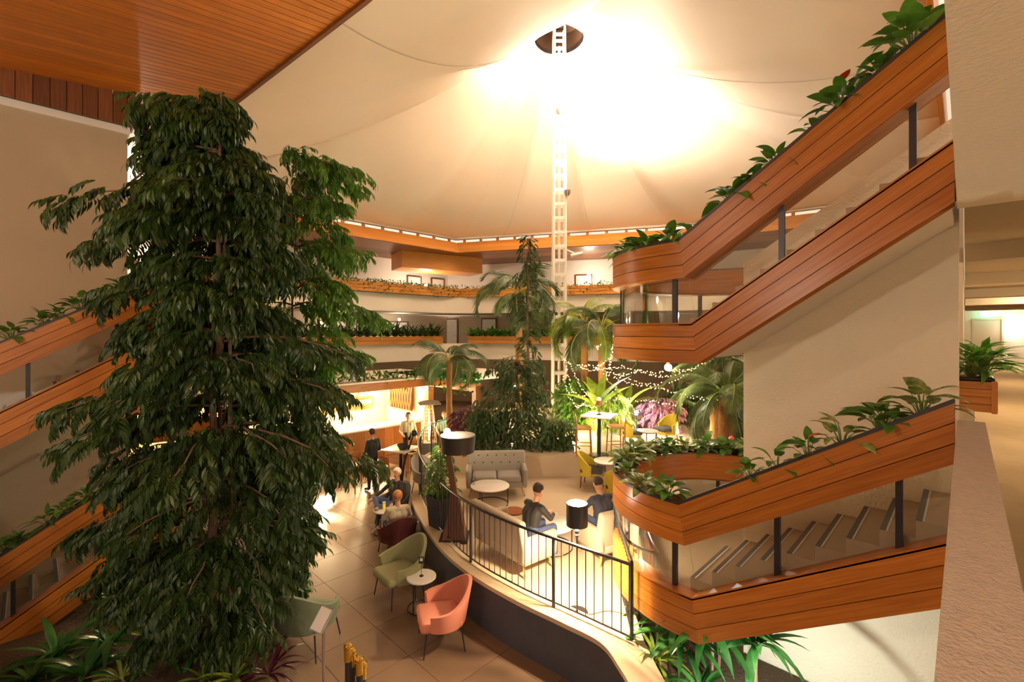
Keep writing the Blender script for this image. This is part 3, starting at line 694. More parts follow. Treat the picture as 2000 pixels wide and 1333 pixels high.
def tree(name, label, base, axis_px, prof, mt, stems, nbr, nleaf, seed, single=300, lean=0, trunk_mat='bark', zmin=None, s=1.0, lo=.72, hi=1.0, wide=.30, tiers=0):
    # prof: rows (z, reach towards camera-left, reach towards camera-right) about the trunk axis
    rnd = random.Random(seed); t = thing(name, label, 'tree', base); meshes = comp_mesh(mt)
    z0, z1 = prof[0][0], prof[-1][0]
    def reach(z, az):
        for (a, la, ra), (b_, lb, rb) in zip(prof, prof[1:]):
            if a <= z <= b_:
                f = (z - a) / (b_ - a); l = la + (lb - la) * f; r = ra + (rb - ra) * f
                cu = math.cos(az); side = r if cu > 0 else l
                return side * abs(cu) ** 1 + .8 * (l + r) / 2 * (1 - abs(cu))
        return .2
    def axis(z): return RT * (lean * (z - base[2]))
    wood_ = MB(); places = []
    for (dx, dy, top, r) in stems:
        n = 9; pts = [V((dx * (1 - .6 * i / n) + rnd.uniform(-.04, .04), dy * (1 - .6 * i / n) + rnd.uniform(-.04, .04), (top - base[2]) * i / n)) + axis(base[2] + (top - base[2]) * i / n) for i in range(n + 1)]
        wood_.tube(pts, [r * (1 - .8 * i / n) for i in range(n + 1)], 7)
    wood_.build('trunk', trunk_mat, t); br = MB()
    for k in range(nbr):
        z = z0 + (z1 - z0) * ((k + rnd.random()) / nbr); az = k * 2.399 + rnd.uniform(-.3, .3)
        
        if tiers: q = (z1 - z0) / tiers; z = z0 + q * (int((z - z0) / q) + .5 + rnd.uniform(-.22, .22)); az = rnd.uniform(0, 2 * PI)
        rch = reach(z, az) * rnd.uniform(lo, hi); dirv = RT * math.cos(az) + FW * math.sin(az)
        o = axis(z) + UP * (z - base[2] - .12 * rch); pts = []
        for i in range(6):
            f = i / 5; pts.append(o + dirv * rch * f + UP * (rch * (.28 * f - .40 * f * f)) + V((rnd.uniform(-.04, .04), rnd.uniform(-.04, .04), 0)))
        br.tube(pts, [.022 * s * (1 - .7 * i / 5) for i in range(6)], 4, False)
        for q in range(nleaf):
            f = 1 - rnd.random() ** 1.4 * .8; i = min(4, int(f * 5)); p = pts[i].lerp(pts[i + 1], f * 5 - i)
            lat = dirv.cross(UP) * rnd.uniform(-1, 1) * wide * min(1.3, rch) * (1.15 - .6 * f)
            p = p + lat + UP * rnd.uniform(-.1, .08)
            hd = math.atan2(dirv.y, dirv.x) + lat.dot(dirv.cross(UP)) * -1.6 + rnd.uniform(-.7, .7)
            M = Matrix.Translation(p) @ Matrix.Rotation(hd - PI / 2, 4, 'Z') @ Matrix.Rotation(rnd.uniform(-.75, .1), 4, 'X') @ Matrix.Rotation(rnd.uniform(-.4, .4), 4, 'Y') @ Matrix.Scale(s * rnd.uniform(.75, 1.15), 4)
            places.append((p.dot(FW) - .5 * p.length, rnd.randrange(4), M))
    br.build('branches', trunk_mat, t)
    places.sort(key=lambda q: q[0])
    for d, k, M in places[:single]: add('leaf', meshes[k], t, M=M)
    big = MB()
    for d, k, M in places[single:]: big.merge(COMP[k], M)
    if big.v: stuff(big.build('foliage', mt, t, 180))
    return t
def prof_from(d, cx, rows):                              # silhouette rows (row, left column, right column) to metres at distance d
    return sorted(((HZ - y) / FPX * d, (cx - l) / FPX * d, (r - cx) / FPX * d) for y, l, r in rows)
TB = px(430, 1290, z=FLOOR + .1); TD = TB.dot(FW)
tree('broadleaf_tree', 'tall dark green leafy tree in front of the curved staircases, drooping branches', TB, 430,
     prof_from(TD, 430, [(168, 315, 350), (200, 300, 395), (245, 290, 440), (310, 240, 520), (370, 205, 590), (450, 245, 560), (520, 250, 580), (600, 255, 620), (680, 210, 690), (760, 180, 765), (800, 190, 785), (850, 205, 730), (900, 225, 705), (980, 235, 690), (1060, 260, 675), (1120, 290, 600), (1180, 310, 510), (1240, 350, 480)]),
     'leaf_tree', [(-.25, .1, 1.2, .05), (.1, -.1, 3.2, .07), (.2, .15, 1.5, .05), (-.1, -.2, .5, .045), (-.4, .2, -.5, .04)], 170, 50, 5, lo=.5, hi=1.08, wide=.36, tiers=24)
T2 = px(575, 1165, z=FLOOR); 
tree('broadleaf_tree', 'lighter bright green tree with drooping sprays beside the tall dark tree', T2, 575,
     prof_from(T2.dot(FW), 575, [(290, 500, 690), (350, 480, 735), (420, 470, 735), (500, 450, 750), (560, 440, 750), (610, 460, 745), (660, 490, 700), (720, 500, 640)]),
     'leaf_tree_bright', [(0, 0, 1.6, .05)], 56, 30, 8, 200, lo=.5, hi=1.05, wide=.36, tiers=11)
# ---------------------------------------------------------------- palms
def frond_mesh(L, arch, nl, ll, lw, mt, rmat, up=.3, droop=.9, seed=0):
    rnd = random.Random(seed); b = MB(); n = 12; pts = []
    p = V((0, 0, 0)); a = up + .0
    for i in range(n + 1):
        pts.append(p.copy()); p = p + V((0, math.cos(a), math.sin(a))) * (L / n); a -= arch / n * (1 + i / n)
    b.cm = 1; b.tube(pts, [.022 * (1 - .85 * i / n) * L / 2 + .004 for i in range(n + 1)], 4, False); b.cm = 0
    for k in range(nl):
        f = .22 + .78 * k / nl; x = f * n; i = min(n - 1, int(x)); q = pts[i].lerp(pts[i + 1], x - i); d = (pts[i + 1] - pts[i]).normalized()
        side = V((1, 0, 0)); l = ll * math.sin(PI * min(.97, .18 + .8 * f)) ** .7 * rnd.uniform(.9, 1.1)
        for s in (-1, 1):
            v = (side * s * .85 + d * .55).normalized(); P = []
            wv = d.cross(v).normalized() * 0 + (d * .9 - v * .3).normalized()
            for j in range(4):
                t = j / 3; c = q + v * l * t * (1 - .25 * t * droop) - UP * l * droop * t * t * .75
                h = lw / 2 * (1 - t * .93); P.append([c - wv * h, c + wv * h])
            b.grid(P)
    return b.mesh('frond', [mt, rmat], 180)
FR = {}
def palm(name, label, base, h, rt_, L, nf, mt, rmat, seed, nl=34, ll=.5, trunk=True, bark='palm_bark', group=None, crown=1.0, lw=.062):
    rnd = random.Random(seed); t = thing(name, label, 'palm', base, 0, group); key = (mt, round(L, 2), nl)
    if key not in FR: FR[key] = [frond_mesh(L * (.9 + .1 * k), 1.5 + .45 * k, nl, ll, lw, mt, rmat, seed=k) for k in range(3)]
    if trunk:
        n = 14; b = MB(); b.tube([(math.sin(i * .5) * .02, 0, h * i / n) for i in range(n + 1)], [rt_ * (1.15 - .3 * i / n + (.06 if i % 2 else 0)) for i in range(n + 1)], 9); b.build('trunk', bark, t)
    for i in range(nf):
        a = i * 2.4 + rnd.uniform(-.25, .25); f = i / nf
        M = Matrix.Translation((0, 0, h - .05)) @ Matrix.Rotation(a, 4, 'Z') @ Matrix.Rotation((1.05 - 1.25 * f) * crown + rnd.uniform(-.1, .1), 4, 'X') @ Matrix.Rotation(rnd.uniform(-.3, .3), 4, 'Y') @ Matrix.Scale(rnd.uniform(.85, 1.1), 4)
        add('frond', FR[key][rnd.randrange(3)], t, M=M)
    return t
def at(x, d, z): p = px(x, HZ, d=d); p.z = z; return p
palm('palm_tree', 'tall palm with orange-lit trunk next to the lattice mast', at(1014, 16, TERR), 4.55, .13, 2.1, 14, 'leaf_palm', 'stem_yellow', 1, 48, .62, crown=1.25)
palm('palm_tree', 'slim palm with yellow leaf stalks behind the upper landing', at(1142, 17, TERR), 3.4, .13, 2.4, 10, 'leaf_palm_bright', 'stem_yellow', 2, 36, .6, crown=1.25)
palm('palm_tree', 'slim palm wound with string lights behind the upper landing', at(1176, 16, TERR), 3.3, .12, 2.2, 11, 'leaf_palm', 'stem_yellow', 3, 40, .6, crown=1.2)
palm('palm_tree', 'low spreading palm in front of the restaurant', at(878, 14, DECK), 2.95, .09, 1.6, 12, 'leaf_palm', 'stem_yellow', 4, 34, .4)
palm('date_palm', 'large olive-green date palm arching beside the plaster wall', at(1420, 11.0, TERR), 1.7, .18, 2.1, 26, 'leaf_weeping', 'stem_green', 5, 70, .38, lw=.022)
palm('date_palm', 'second arching date palm under the white stair soffit', at(1400, 13.0, TERR), 2.4, .18, 2.0, 22, 'leaf_weeping', 'stem_green', 6, 70, .38, lw=.022)
def banana(label, base, n, seed, s=1.0):
    rnd = random.Random(seed); t = thing('banana_plant', label, 'plant', base); b = MB()
    b.tube([(0, 0, 0), (0, 0, 1.0 * s)], [.09 * s, .05 * s], 8); b.build('stalk', 'stem_green', t)
    for i in range(n):
        a = i * 2.4; add('leaf', LM['banana%d' % rnd.randrange(3)], t, M=Matrix.Translation((0, 0, .85 * s)) @ Matrix.Rotation(a, 4, 'Z') @ Matrix.Rotation(1.35 - .9 * i / n, 4, 'X') @ Matrix.Scale(s * rnd.uniform(.8, 1.1), 4))
banana('yellow-green banana plant with upright leaves behind the high table', at(1168, 14.6, TERR), 7, 1, 1.0)
banana('broad-leaved banana plant under the string lights', at(1225, 15.4, TERR), 6, 2, .85)
# slender tree and dense shrubs round the mast
D_ = 14.4; b0 = at(1032, D_, TERR)
tree('slender_tree', 'slender dark tree with tiers of small leaves between palm and mast', b0, 1032,
     prof_from(D_, 1032, [(458, 1012, 1050), (500, 1005, 1060), (515, 1025, 1040), (545, 985, 1080), (590, 975, 1090), (612, 1010, 1055), (628, 965, 1085), (645, 1015, 1050), (680, 1010, 1060), (695, 945, 1095), (712, 960, 1080)]),
     'leaf_shrub', [(0, 0, 2.9, .06)], 60, 7, 21, 0, s=.7, lo=.4, hi=1.1)
def shrub(name, label, x, d, z, rows, mt, nbr, nleaf, seed, s=1.0, single=0, lo=.6, hi=1.08):
    b_ = at(x, d, z); return tree(name, label, b_, x, prof_from(d, x, rows), mt, [(0, 0, z + .8, .04), (.2, 0, z + .6, .03), (-.2, .1, z + .6, .03)], nbr, nleaf, seed, single, s=s, lo=lo, hi=hi)
shrub('dense_shrub', 'big dense dark shrub at the foot of the lattice mast', 1010, 13.2, TERR, [(700, 965, 1050), (730, 945, 1066), (780, 930, 1068), (840, 928, 1068), (880, 930, 1068)], 'leaf_shrub', 90, 14, 31, .8, lo=.45, hi=1.12)
shrub('dense_shrub', 'dark leafy shrub behind the tufted sofa', 945, 12.9, TERR, [(795, 920, 975), (840, 905, 1000), (875, 905, 1000)], 'leaf_shrub', 45, 12, 32, .8)
shrub('dense_shrub', 'low shrub between mast and high table', 1085, 13.0, TERR, [(815, 1060, 1120), (850, 1050, 1128), (878, 1050, 1128)], 'leaf_shrub', 40, 12, 33, .75)
shrub('dense_shrub', 'green shrub under the banana plants', 1120, 16.5, TERR, [(735, 1092, 1165), (780, 1085, 1180), (822, 1090, 1180)], 'leaf_tree_bright', 50, 12, 34, .95)
shrub('dense_shrub', 'lime green lit shrub behind the bar stools', 1185, 15.6, TERR, [(770, 1150, 1230), (805, 1140, 1240), (830, 1140, 1240)], 'leaf_lime', 40, 12, 35, .9)
shrub('dense_shrub', 'pink-leaved shrub behind the yellow chairs', 1290, 15.5, TERR, [(775, 1255, 1330), (810, 1240, 1335), (835, 1245, 1335)], 'leaf_pink', 45, 12, 36, .85)
shrub('dense_shrub', 'dark shrub against the grey wall beyond the string lights', 1345, 17.0, TERR, [(745, 1300, 1400), (780, 1290, 1440), (815, 1290, 1450)], 'leaf_shrub', 50, 12, 37, 1.0)
shrub('dense_shrub', 'reddish spiky shrub by the restaurant', 912, 13.6, TERR, [(790, 890, 935), (825, 880, 945), (850, 885, 940)], 'leaf_maroon', 22, 9, 38, .8)
# beds: strap-leaved plants near the tree and under the stair
rb = random.Random(17); k = 0
for x, y, kd, n, s in ((110, 1285, 'strap', 20, 1.2), (165, 1320, 'strap', 20, 1.2), (215, 1262, 'strap', 22, 1.25), (300, 1290, 'strap', 16, 1.0), (60, 1330, 'strap', 14, 1.0), (330, 1215, 'strap', 20, 1.2), (250, 1190, 'strap', 20, 1.25), (270, 1130, 'strap', 22, 1.3), (215, 1150, 'lime', 14, .9), (400, 1260, 'strap', 18, 1.1), (190, 1100, 'lime', 16, .8), (340, 1120, 'strap', 20, 1.2)):
    clump('dracaena' if kd == 'strap' else 'spider_plant', 'dark glossy strap-leaved plant in the bed under the big tree' if kd == 'strap' else 'pale yellow-green spider plant beside the staircase foot', 'plant', px(x, y, z=FLOOR + .1), rb, n, kd, s, .9, 'strap-leaved plants under the big tree' if kd == 'strap' else 'spider plants by the staircase foot')
for x, y in ((235, 1328), (455, 1330), (400, 1332)):
    clump('spider_plant', 'bright spider plant at the front edge of the tree bed', 'plant', px(x, y, z=FLOOR + .1), rb, 22, 'lime', .75, .8, 'spider plants at the bed edge')
clump('cordyline', 'dark maroon spiky plant next to the green lounge chair', 'plant', px(525, 1318, z=FLOOR + .1), rb, 18, 'maroon', .9, 1.1)
for u, d, kd, n, s, z in ((2.35, 5.5, 'strap', 26, 1.3, .95), (2.78, 5.3, 'strap', 22, 1.2, .95), (2.05, 5.7, 'strap', 22, 1.2, .75), (1.72, 5.6, 'lime', 26, .8, .55), (1.95, 6.3, 'lime', 22, .95, .7), (2.3, 6.1, 'strap', 16, .8, .5), (2.1, 5.15, 'strap', 16, .9, .5), (2.55, 5.75, 'strap', 20, 1.2, .9), (1.9, 5.3, 'lime', 14, .6, .4)):
    p = RT * u + FW * d; p.z = FLOOR + .35
    t = clump('dracaena' if kd == 'strap' else 'grass_plant', 'broad glossy dark-leaved plant beneath the lower staircase' if kd == 'strap' else 'fine grassy plant at the end of the platform railing', 'plant', p, rb, n, kd, s, .9, 'broad-leaved plants beneath the staircase' if kd == 'strap' else 'grassy plants at the railing end')
    if z > .45:
        for c_ in t.children: c_.location.z += z - .35
        MB().tube([(0, 0, 0), (.02, 0, (z - .35) * .5), (0, 0, z - .33)], .02, 6).build('stem', 'bark', t)
# ================================================================ mast
ms = thing('lattice_mast', 'tall white steel lattice mast carrying the tent roof', 'mast', (MAST.x, MAST.y, TERR), YAW)
for sx in (-1, 1):
    for sy in (-1, 1): MB().tube([(sx * .27, sy * .27, 0), (sx * .22, sy * .22, RING_Z - TERR + .5)], .055, 6).build('chord', 'mast_white', ms)
b = MB(); b.box((0, 0, .32), (.34, .03, .16)); 
for k in range(27):
    z = .3 + k * .6; f = .27 - .05 * z / 16
    r_ = MB()
    for sy in (-1, 1): r_.box((0, sy * f, z), (2 * f, .03, .13))
    for sx in (-1, 1): r_.box((sx * f, 0, z), (.03, 2 * f, .13))
    r_.build('rung', 'mast_white', ms)
MB().tube([(0, 0, 0), (0, 0, 15.5)], .06, 8).build('cable_duct', 'mast_white', ms)
def flood(label, loc, yaw, glow='lamp_glow_white', s=1.0):
    t = thing('flood_lamp', label, 'lamp', loc, yaw)
    MB().lathe([(.06 * s, -.16), (.13 * s, -.05), (.15 * s, .08), (.14 * s, .08)], n=14).build('housing', 'steel', t)
    MB().lathe([(.13 * s, .05), (.08 * s, .10), (.01, .115)], n=14).build('lens', glow, t)
    MB().tube([(0, 0, -.14), (0, .2, -.2)], .02, 6).build('bracket', 'steel', t)
flood('upper flood lamp clamped high on the mast', MAST + RT * -.05 - FW * .42 + UP * 9.3, YAW)
flood('lower flood lamp clamped halfway up the mast', MAST + RT * .3 - FW * .42 + UP * 5.9, YAW)
cam_ = thing('security_camera', 'small white security camera on a bracket at the mast', 'camera', MAST + RT * .45 + UP * 3.3, YAW)
MB().tube([(-.2, 0, .3), (.2, 0, .1)], .03, 6).build('arm', 'mast_white', cam_); MB().tube([(.05, 0, 0), (.55, 0, .1)], .08, 8).build('body', 'mast_white', cam_)
# ================================================================ gallery planters
def rim_pt(x, z, o=-.05):
    p, a = on_back(x, z, o); return p, a
def gallery_planter(label, xa, xb, z0, z1, n=3):
    pa, aa = rim_pt(xa, z0); pb, _ = rim_pt(xb, z0); t = thing('gallery_planter', label, 'planter', pa)
    d = pb - pa; nrm = V((-d.y, d.x, 0)).normalized(); h = (z1 - z0)
    def bx(o1, o2, za, zb, name, mt, par):
        MB().loft([[p + nrm * o1 + UP * za, p + nrm * o2 + UP * za, p + nrm * o2 + UP * zb, p + nrm * o1 + UP * zb] for p in (V((0, 0, 0)), d)]).build(name, mt, par)
    bx(-.10, .35, 0, h - .04, 'trough', 'joint_dark', t)
    for i in range(n): bx(-.13, -.10, h * i / n + .008, h * (i + 1) / n - .008, 'board', 'wood_fascia', t)
    bx(-.08, .33, h - .045, h - .02, 'soil', 'soil', t)
    return t, pa, pb, nrm
lp = random.Random(23)
def ivy(label, pa, pb, nrm, z, n, spread, mt, L, trail=.35, name='trailing_ivy'):
    b = MB()
    for i in range(n):
        f = lp.random(); p = pa.lerp(pb, f) + nrm * lp.uniform(-.12, .3); p.z = z + lp.uniform(0, spread)
        if lp.random() < trail: p = pa.lerp(pb, f) - nrm * .17; p.z = z - lp.random() ** 2 * .55
        leaf_mb(L * lp.uniform(.7, 1.3), L * .5, .6, .2, 'lance', 2, b, Matrix.Translation(p) @ Matrix.Rotation(lp.uniform(0, 6.28), 4, 'Z') @ Matrix.Rotation(lp.uniform(-.4, 1.2), 4, 'X'))
    o = b.build(name, mt, None, 180); tag(o, label, 'ivy'); stuff(o)
def small_plants(label, group, pa, pb, nrm, n, mt, h, nl=16, wid=.07, name='dracaena'):
    proto = MB()
    for i in range(nl):
        a = i * 2.4; leaf_mb(h * lp.uniform(.6, 1.1), wid, .9, .3, 'strap', 4, proto, Matrix.Rotation(a, 4, 'Z') @ Matrix.Rotation(1.35 - .9 * i / nl, 4, 'X') )
    me = proto.mesh(name, mt, 180)
    for k in range(n):
        p = pa.lerp(pb, (k + .5) / n) + nrm * .1; o = add(name, me); o.location = p; o.rotation_euler = (0, 0, lp.uniform(0, 6)); o.scale = [lp.uniform(.85, 1.2)] * 3
        tag(o, label, 'plant', group)
t, pa, pb, nr = gallery_planter('long wooden trough with ivy on the upper left gallery', 262, 897, 2.0, 2.5); ivy('trailing green ivy along the upper left gallery trough', pa, pb, nr, 2.48, 1500, .16, 'leaf_pot', .16)
t, pa, pb, nr = gallery_planter('long wooden trough on the upper gallery behind the palms', 897, 1330, 2.0, 2.5); ivy('trailing green ivy along the upper gallery trough behind palms', pa, pb, nr, 2.48, 700, .16, 'leaf_pot', .16)
t, pa, pb, nr = gallery_planter('long wooden trough with dark plants on the middle gallery', 585, 862, -.62, -.2, 2)
small_plants('dark spiky dracaena in the middle gallery trough', 'dark dracaenas on the middle gallery', pa + UP * .38, pb + UP * .38, nr, 20, 'leaf_shrub', 1.15, 24, .11)
t, pa, pb, nr = gallery_planter('wooden trough with green plants on the middle gallery behind the mast', 915, 1085, -.62, -.2, 2)
small_plants('bright green bushy plant in the middle gallery trough', 'green plants on the middle gallery', pa + UP * .38, pb + UP * .38, nr, 13, 'leaf_pot', .75, 22, .15, 'bushy_plant')
t, pa, pb, nr = gallery_planter('wooden trough on the middle gallery behind the slim palms', 1105, 1300, -.62, -.2, 2)
small_plants('green bushy plant in the trough behind the slim palms', 'green plants behind the slim palms', pa + UP * .38, pb + UP * .38, nr, 8, 'leaf_pot', .5, 18, .12, 'bushy_plant')
# ================================================================ lamps of the galleries
def globe(label, loc, power, s=.09, col=(1, .85, .65), glow='lamp_glow_white'):
    t = thing('wall_lamp', label, 'lamp', loc)
    MB().ball((0, 0, 0), s, 12, 8).build('globe', glow, t); MB().lathe([(s * .5, s * .8), (s * .55, s * 1.25), (s * .3, s * 1.4)], n=12).build('fitting', 'steel', t)
    lo = light('POINT', 'lamp_light', V(loc) - UP * .02, power, col, s * 1.15); return t
LW = 1.6
p, a = on_back(832, 2.75, 1.6); globe('bright globe lamp above the upper gallery trough', p, 260 * LW)
p, a = on_back(283, 3.1, 1.2); globe('bright globe lamp behind the big tree on the upper gallery', p, 380 * LW)
p, a = on_back(1150, 3.3, 2.0); globe('globe lamp on the upper gallery behind the slim palms', p, 200 * LW)
for x in (650, 780): p, a = on_back(x, .75, 2.2); globe('small globe lamp under the middle gallery ceiling', p, 60 * LW, .07, (1, .85, .65)) ['group'] = 'globe lamps of the middle gallery'
globe('bright white globe lamp hanging beneath the upper curved landing', px(1305, 718, d=10.5), 150, .08)
for k, (y, pw) in enumerate(((8.9, 40), (13, 75), (20, 60), (27, 40))):
    t = thing('ceiling_downlight', 'round ceiling downlight along the corridor', 'lamp', (1.4, y, 1.07), 0, 'corridor downlights')
    MB().lathe([(.09, 0), (.10, -.02), (.08, -.02)], n=14).build('ring', 'steel', t); MB().lathe([(.08, -.012), (.01, -.012)], n=14).build('lens', 'lamp_glow_white', t)
    light('POINT', 'downlight_light', (1.4, y, .9), pw, (1, .82, .55), .08)
light('POINT', 'corridor_lamp_near', (1.6, -1.5, .75), 50, (1, .86, .68), .1)
ex = thing('exit_sign', 'glowing green exit sign over the corridor end door', 'sign', (.78, 30.5, .86)); MB().box((0, 0, 0), (.55, .05, .2)).build('panel', 'exit_green', ex)
MB().box((0, .0, .16), (.04, .03, .14)).build('hanger', 'steel', ex)
wl = thing('wall_lamp', 'wall lamp at the far end of the corridor', 'lamp', (1.55, 30.8, .25)); MB().ball((0, -.1, 0), .12, 10, 8).build('globe', 'lamp_glow_white', wl); MB().box((0, 0, 0), (.1, .06, .2)).build('plate', 'steel', wl)
light('POINT', 'wall_lamp_light', (1.55, 30.5, .25), 12, (1, .9, .75), .13)
# unseen lamps added on the near galleries to brighten plaster wall, tree and ceiling
for x, y, z, pw in ((-2.6, -2.2, .8, 430), (-8, -4, .6, 60), (-14, -4, .6, 60), (-5.0, -3.2, 3.2, 300), (-13, -3, 3.2, 40)):
    globe('added unseen globe lamp on the near gallery under the wooden ceiling', (x, y, z), pw)['group'] = 'added near gallery lamps'
# ================================================================ bar pavilion
BC = px(838, 745, d=19.0); BX, BY = BC.x, BC.y; BZ = -1.95
pav = thing('bar_pavilion', 'brightly lit bar pavilion with wooden canopy beams', 'bar', (BX, BY, FLOOR))
def pb_(name, c, s, mt, par=pav): c = V(c) - V((BX, BY, FLOOR)); return MB().box(c, s).build(name, mt, par)
pb_('beam', (BX, BY - 5.5, BZ - .06), (.25, 11.5, .28), 'wood_bar'); pb_('beam', (BX + 1.5, BY, BZ - .06), (3.0, .25, .28), 'wood_bar')
pb_('canopy', (BX - 2.2, BY - 5.0, BZ + .12), (4.6, 13, .06), 'white_paint')
pb_('canopy', (BX - .6, BY + 2.2, BZ + .12), (5.2, 4.6, .06), 'white_paint')
pb_('post', (BX, BY, (FLOOR + BZ) / 2), (.26, .26, BZ - FLOOR), 'wood_bar'); pb_('post', (BX, BY - 10.5, (FLOOR + BZ) / 2), (.26, .26, BZ - FLOOR), 'wood_bar')
pb_('post', (BX + 2.9, BY, (FLOOR + BZ) / 2), (.22, .22, BZ - FLOOR), 'wood_dark')
pb_('back_wall', (BX - 3.6, BY - 5, (FLOOR + BZ) / 2), (.1, 11, BZ - FLOOR), 'backbar')
for k in range(16): pb_('panel', (BX - 3.3 + k * .2 + .1, BY + .06, (FLOOR + BZ) / 2), (.19, .06, BZ - FLOOR - .1), 'backbar')
for z in (-3.2, -2.85, -2.5): pb_('shelf', (BX - 3.4, BY - 5, z), (.3, 8.5, .035), 'wood_bar')
wr = pb_('wine_rack', (BX - 1.9, BY - .12, -2.75), (1.7, .06, 1.1), 'joint_dark')
b = MB()
for k in range(9):
    for s in (-1, 1): b.tube([(-2.75 + k * .2 + (0 if s > 0 else .0), -.2, 1.25), (-2.75 + k * .2 + s * .22, -.2, 2.25)], .015, 4)
b.build('lattice', 'wood_bar', wr)
bl = random.Random(4)
bot = MB(); bot.lathe([(.035, 0), (.036, .19), (.013, .23), (.012, .3), (.002, .3)], n=8)
bmes = []
for nme, col in (('bottle_amber', (.5, .2, .03)), ('bottle_green', (.12, .25, .05)), ('bottle_clear', (.8, .7, .5)), ('bottle_yellow', (.7, .5, .08))):
    mat(nme, col, .15, var=.05); bmes.append(bot.mesh('bottle', nme))
NM = ('amber', 'green', 'clear', 'yellow')
for z in (-3.18, -2.83, -2.48):
    for k in range(26):
        i = bl.randrange(4); o = add('bottle', bmes[i]); o.location = (BX - 3.36, BY - 8.2 + k * .3 + bl.uniform(-.06, .06), z); o.scale = [bl.uniform(.85, 1.1)] * 3
        tag(o, NM[i] + ' glass bottle standing on the back bar shelves', 'bottle', NM[i] + ' bottles on the back bar')
ct = thing('bar_counter', 'long wooden bar counter with pale worktop and lit front', 'counter', (BX + .15, BY - 4.6, FLOOR))
for k in range(20): MB().box((.3, -3.9 + k * .4, .52), (.03, .39, 1.02)).build('panel', 'wood_bar', ct)
MB().box((0, -.1, .52), (.56, 8, 1.02)).build('body', 'joint_dark', ct); MB().rbox((.02, -.1, 1.06), (.8, 8.2, .07), .03).build('worktop', 'marble', ct)
for k in range(9):
    y = BY - 8.4 + k * .95
    t = thing('bar_glass', 'clear glass standing on the bar worktop', 'glass', (BX + .15 + bl.uniform(-.15, .15), y, FLOOR + 1.095), 0, 'glasses on the bar worktop')
    MB().lathe([(.03, 0), (.004, .01), (.004, .07), (.035, .1), (.03, .17)], n=10, caps=False).build('bowl', 'clear_glass', t)
for k, y in enumerate((-8, -6, -4, -2)):
    light('POINT', 'bar_light', (BX - 2.0, BY + y + .6, BZ - .3), 480, (1, .75, .42), .12)
    t = thing('bar_pendant', 'round glowing lamp under the bar canopy', 'lamp', (BX - 2.0, BY + y + .6, BZ - .12), 0, 'bar canopy lamps'); MB().ball((0, 0, -.1), .09, 10, 8).build('globe', 'lamp_glow', t); MB().tube([(0, 0, 0), (0, 0, .2)], .015, 6).build('rod', 'steel', t)
# green-lit foliage on the canopy
pa, pb2 = V((BX + .2, BY - .1, BZ + .16)), V((BX + 3.0, BY - .1, BZ + .16))
ivy('green-lit leafy strip on the canopy over the restaurant', pa, pb2, V((0, 1, 0)), BZ + .16, 900, .28, 'leaf_pot', .2, .1, 'canopy_foliage')
pa, pb2 = V((BX - .1, BY - 10, BZ + .16)), V((BX - .1, BY - .3, BZ + .16))
ivy('leafy strip on the canopy over the bar front', pa, pb2, V((-1, 0, 0)), BZ + .16, 900, .28, 'leaf_pot', .2, .05, 'canopy_foliage')
for k in range(3): light('POINT', 'canopy_green_light', (BX + .5 + .9 * k, BY + .75, BZ + .4), 9, (.2, 1, .5), .08)
# restaurant tables beyond
for k, (dx, dy) in enumerate(((1.0, 1.6), (2.4, 1.3), (1.6, 3.2), (3.6, 2.6), (3.2, 4.0))):
    t = thing('restaurant_table', 'small white-topped table under the restaurant canopy', 'table', (BX + dx, BY + dy, FLOOR), 0, 'restaurant tables')
    MB().box((0, 0, .74), (.8, .8, .03)).build('table_top', 'marble', t); MB().tube([(0, 0, 0), (0, 0, .73)], .035, 8).build('pedestal', 'dark_steel', t); MB().lathe([(.22, 0), (.2, .02), (.04, .03)], n=14).build('foot', 'dark_steel', t)
light('POINT', 'restaurant_light', (BX + 2.4, BY + 2.5, BZ - .3), 110, (1, .68, .35), .15)
t = thing('restaurant_pendant', 'glowing pendant lamp over the restaurant tables', 'lamp', (BX + 2.4, BY + 2.5, BZ - .1)); MB().ball((0, 0, -.2), .1, 10, 8).build('globe', 'lamp_glow', t); MB().tube([(0, 0, -.1), (0, 0, .2)], .01, 6).build('cord', 'rim_trim', t)
# ================================================================ railing of the platform
def railing(label, path, z, spacing=.115, h=.95, post_every=10, first=0):
    t = thing('curved_railing', label, 'railing', (path[0].x, path[0].y, z)); o = V((path[0].x, path[0].y, z))
    pts = []; L = [0]
    for a, b_ in zip(path, path[1:]): L.append(L[-1] + (b_ - a).length)
    def P(s):
        for i in range(len(path) - 1):
            if L[i] <= s <= L[i + 1] + 1e-9: f = (s - L[i]) / (L[i + 1] - L[i]); q = path[i].lerp(path[i + 1], f); return V((q.x, q.y, z)) - o
    n = int(L[-1] / spacing); S = [L[-1] * k / n for k in range(n + 1)]
    MB().tube([P(s) + UP * h for s in S], .022, 8).build('handrail', 'dark_steel', t); MB().tube([P(s) + UP * .07 for s in S], .012, 6).build('bottom_rail', 'dark_steel', t)
    bar = MB().tube([(0, 0, .07), (0, 0, h)], .0075, 5).mesh('bar', 'dark_steel'); pst = MB().tube([(0, 0, 0), (0, 0, h)], .024, 8).mesh('post', 'dark_steel')
    for k, s in enumerate(S):
        if (k + first) % post_every == 0 or k == n: add('post', pst, t, M=Matrix.Translation(P(s)))
        else: add('bar', bar, t, M=Matrix.Translation(P(s)))
    return t
railing('dark steel railing with thin bars along the curved platform edge', [cam2(1.44, 5.66)] + offs(ED, -.14)[22:], DECK + .03, .125, .95, 14, 5)
railing('short dark steel railing at the platform end beneath the curved landing', [cam2(1.47, 5.72), cam2(1.53, 6.3), cam2(1.58, 6.9), cam2(1.66, 7.5)], DECK + .03, .11, .95, 12, 0)
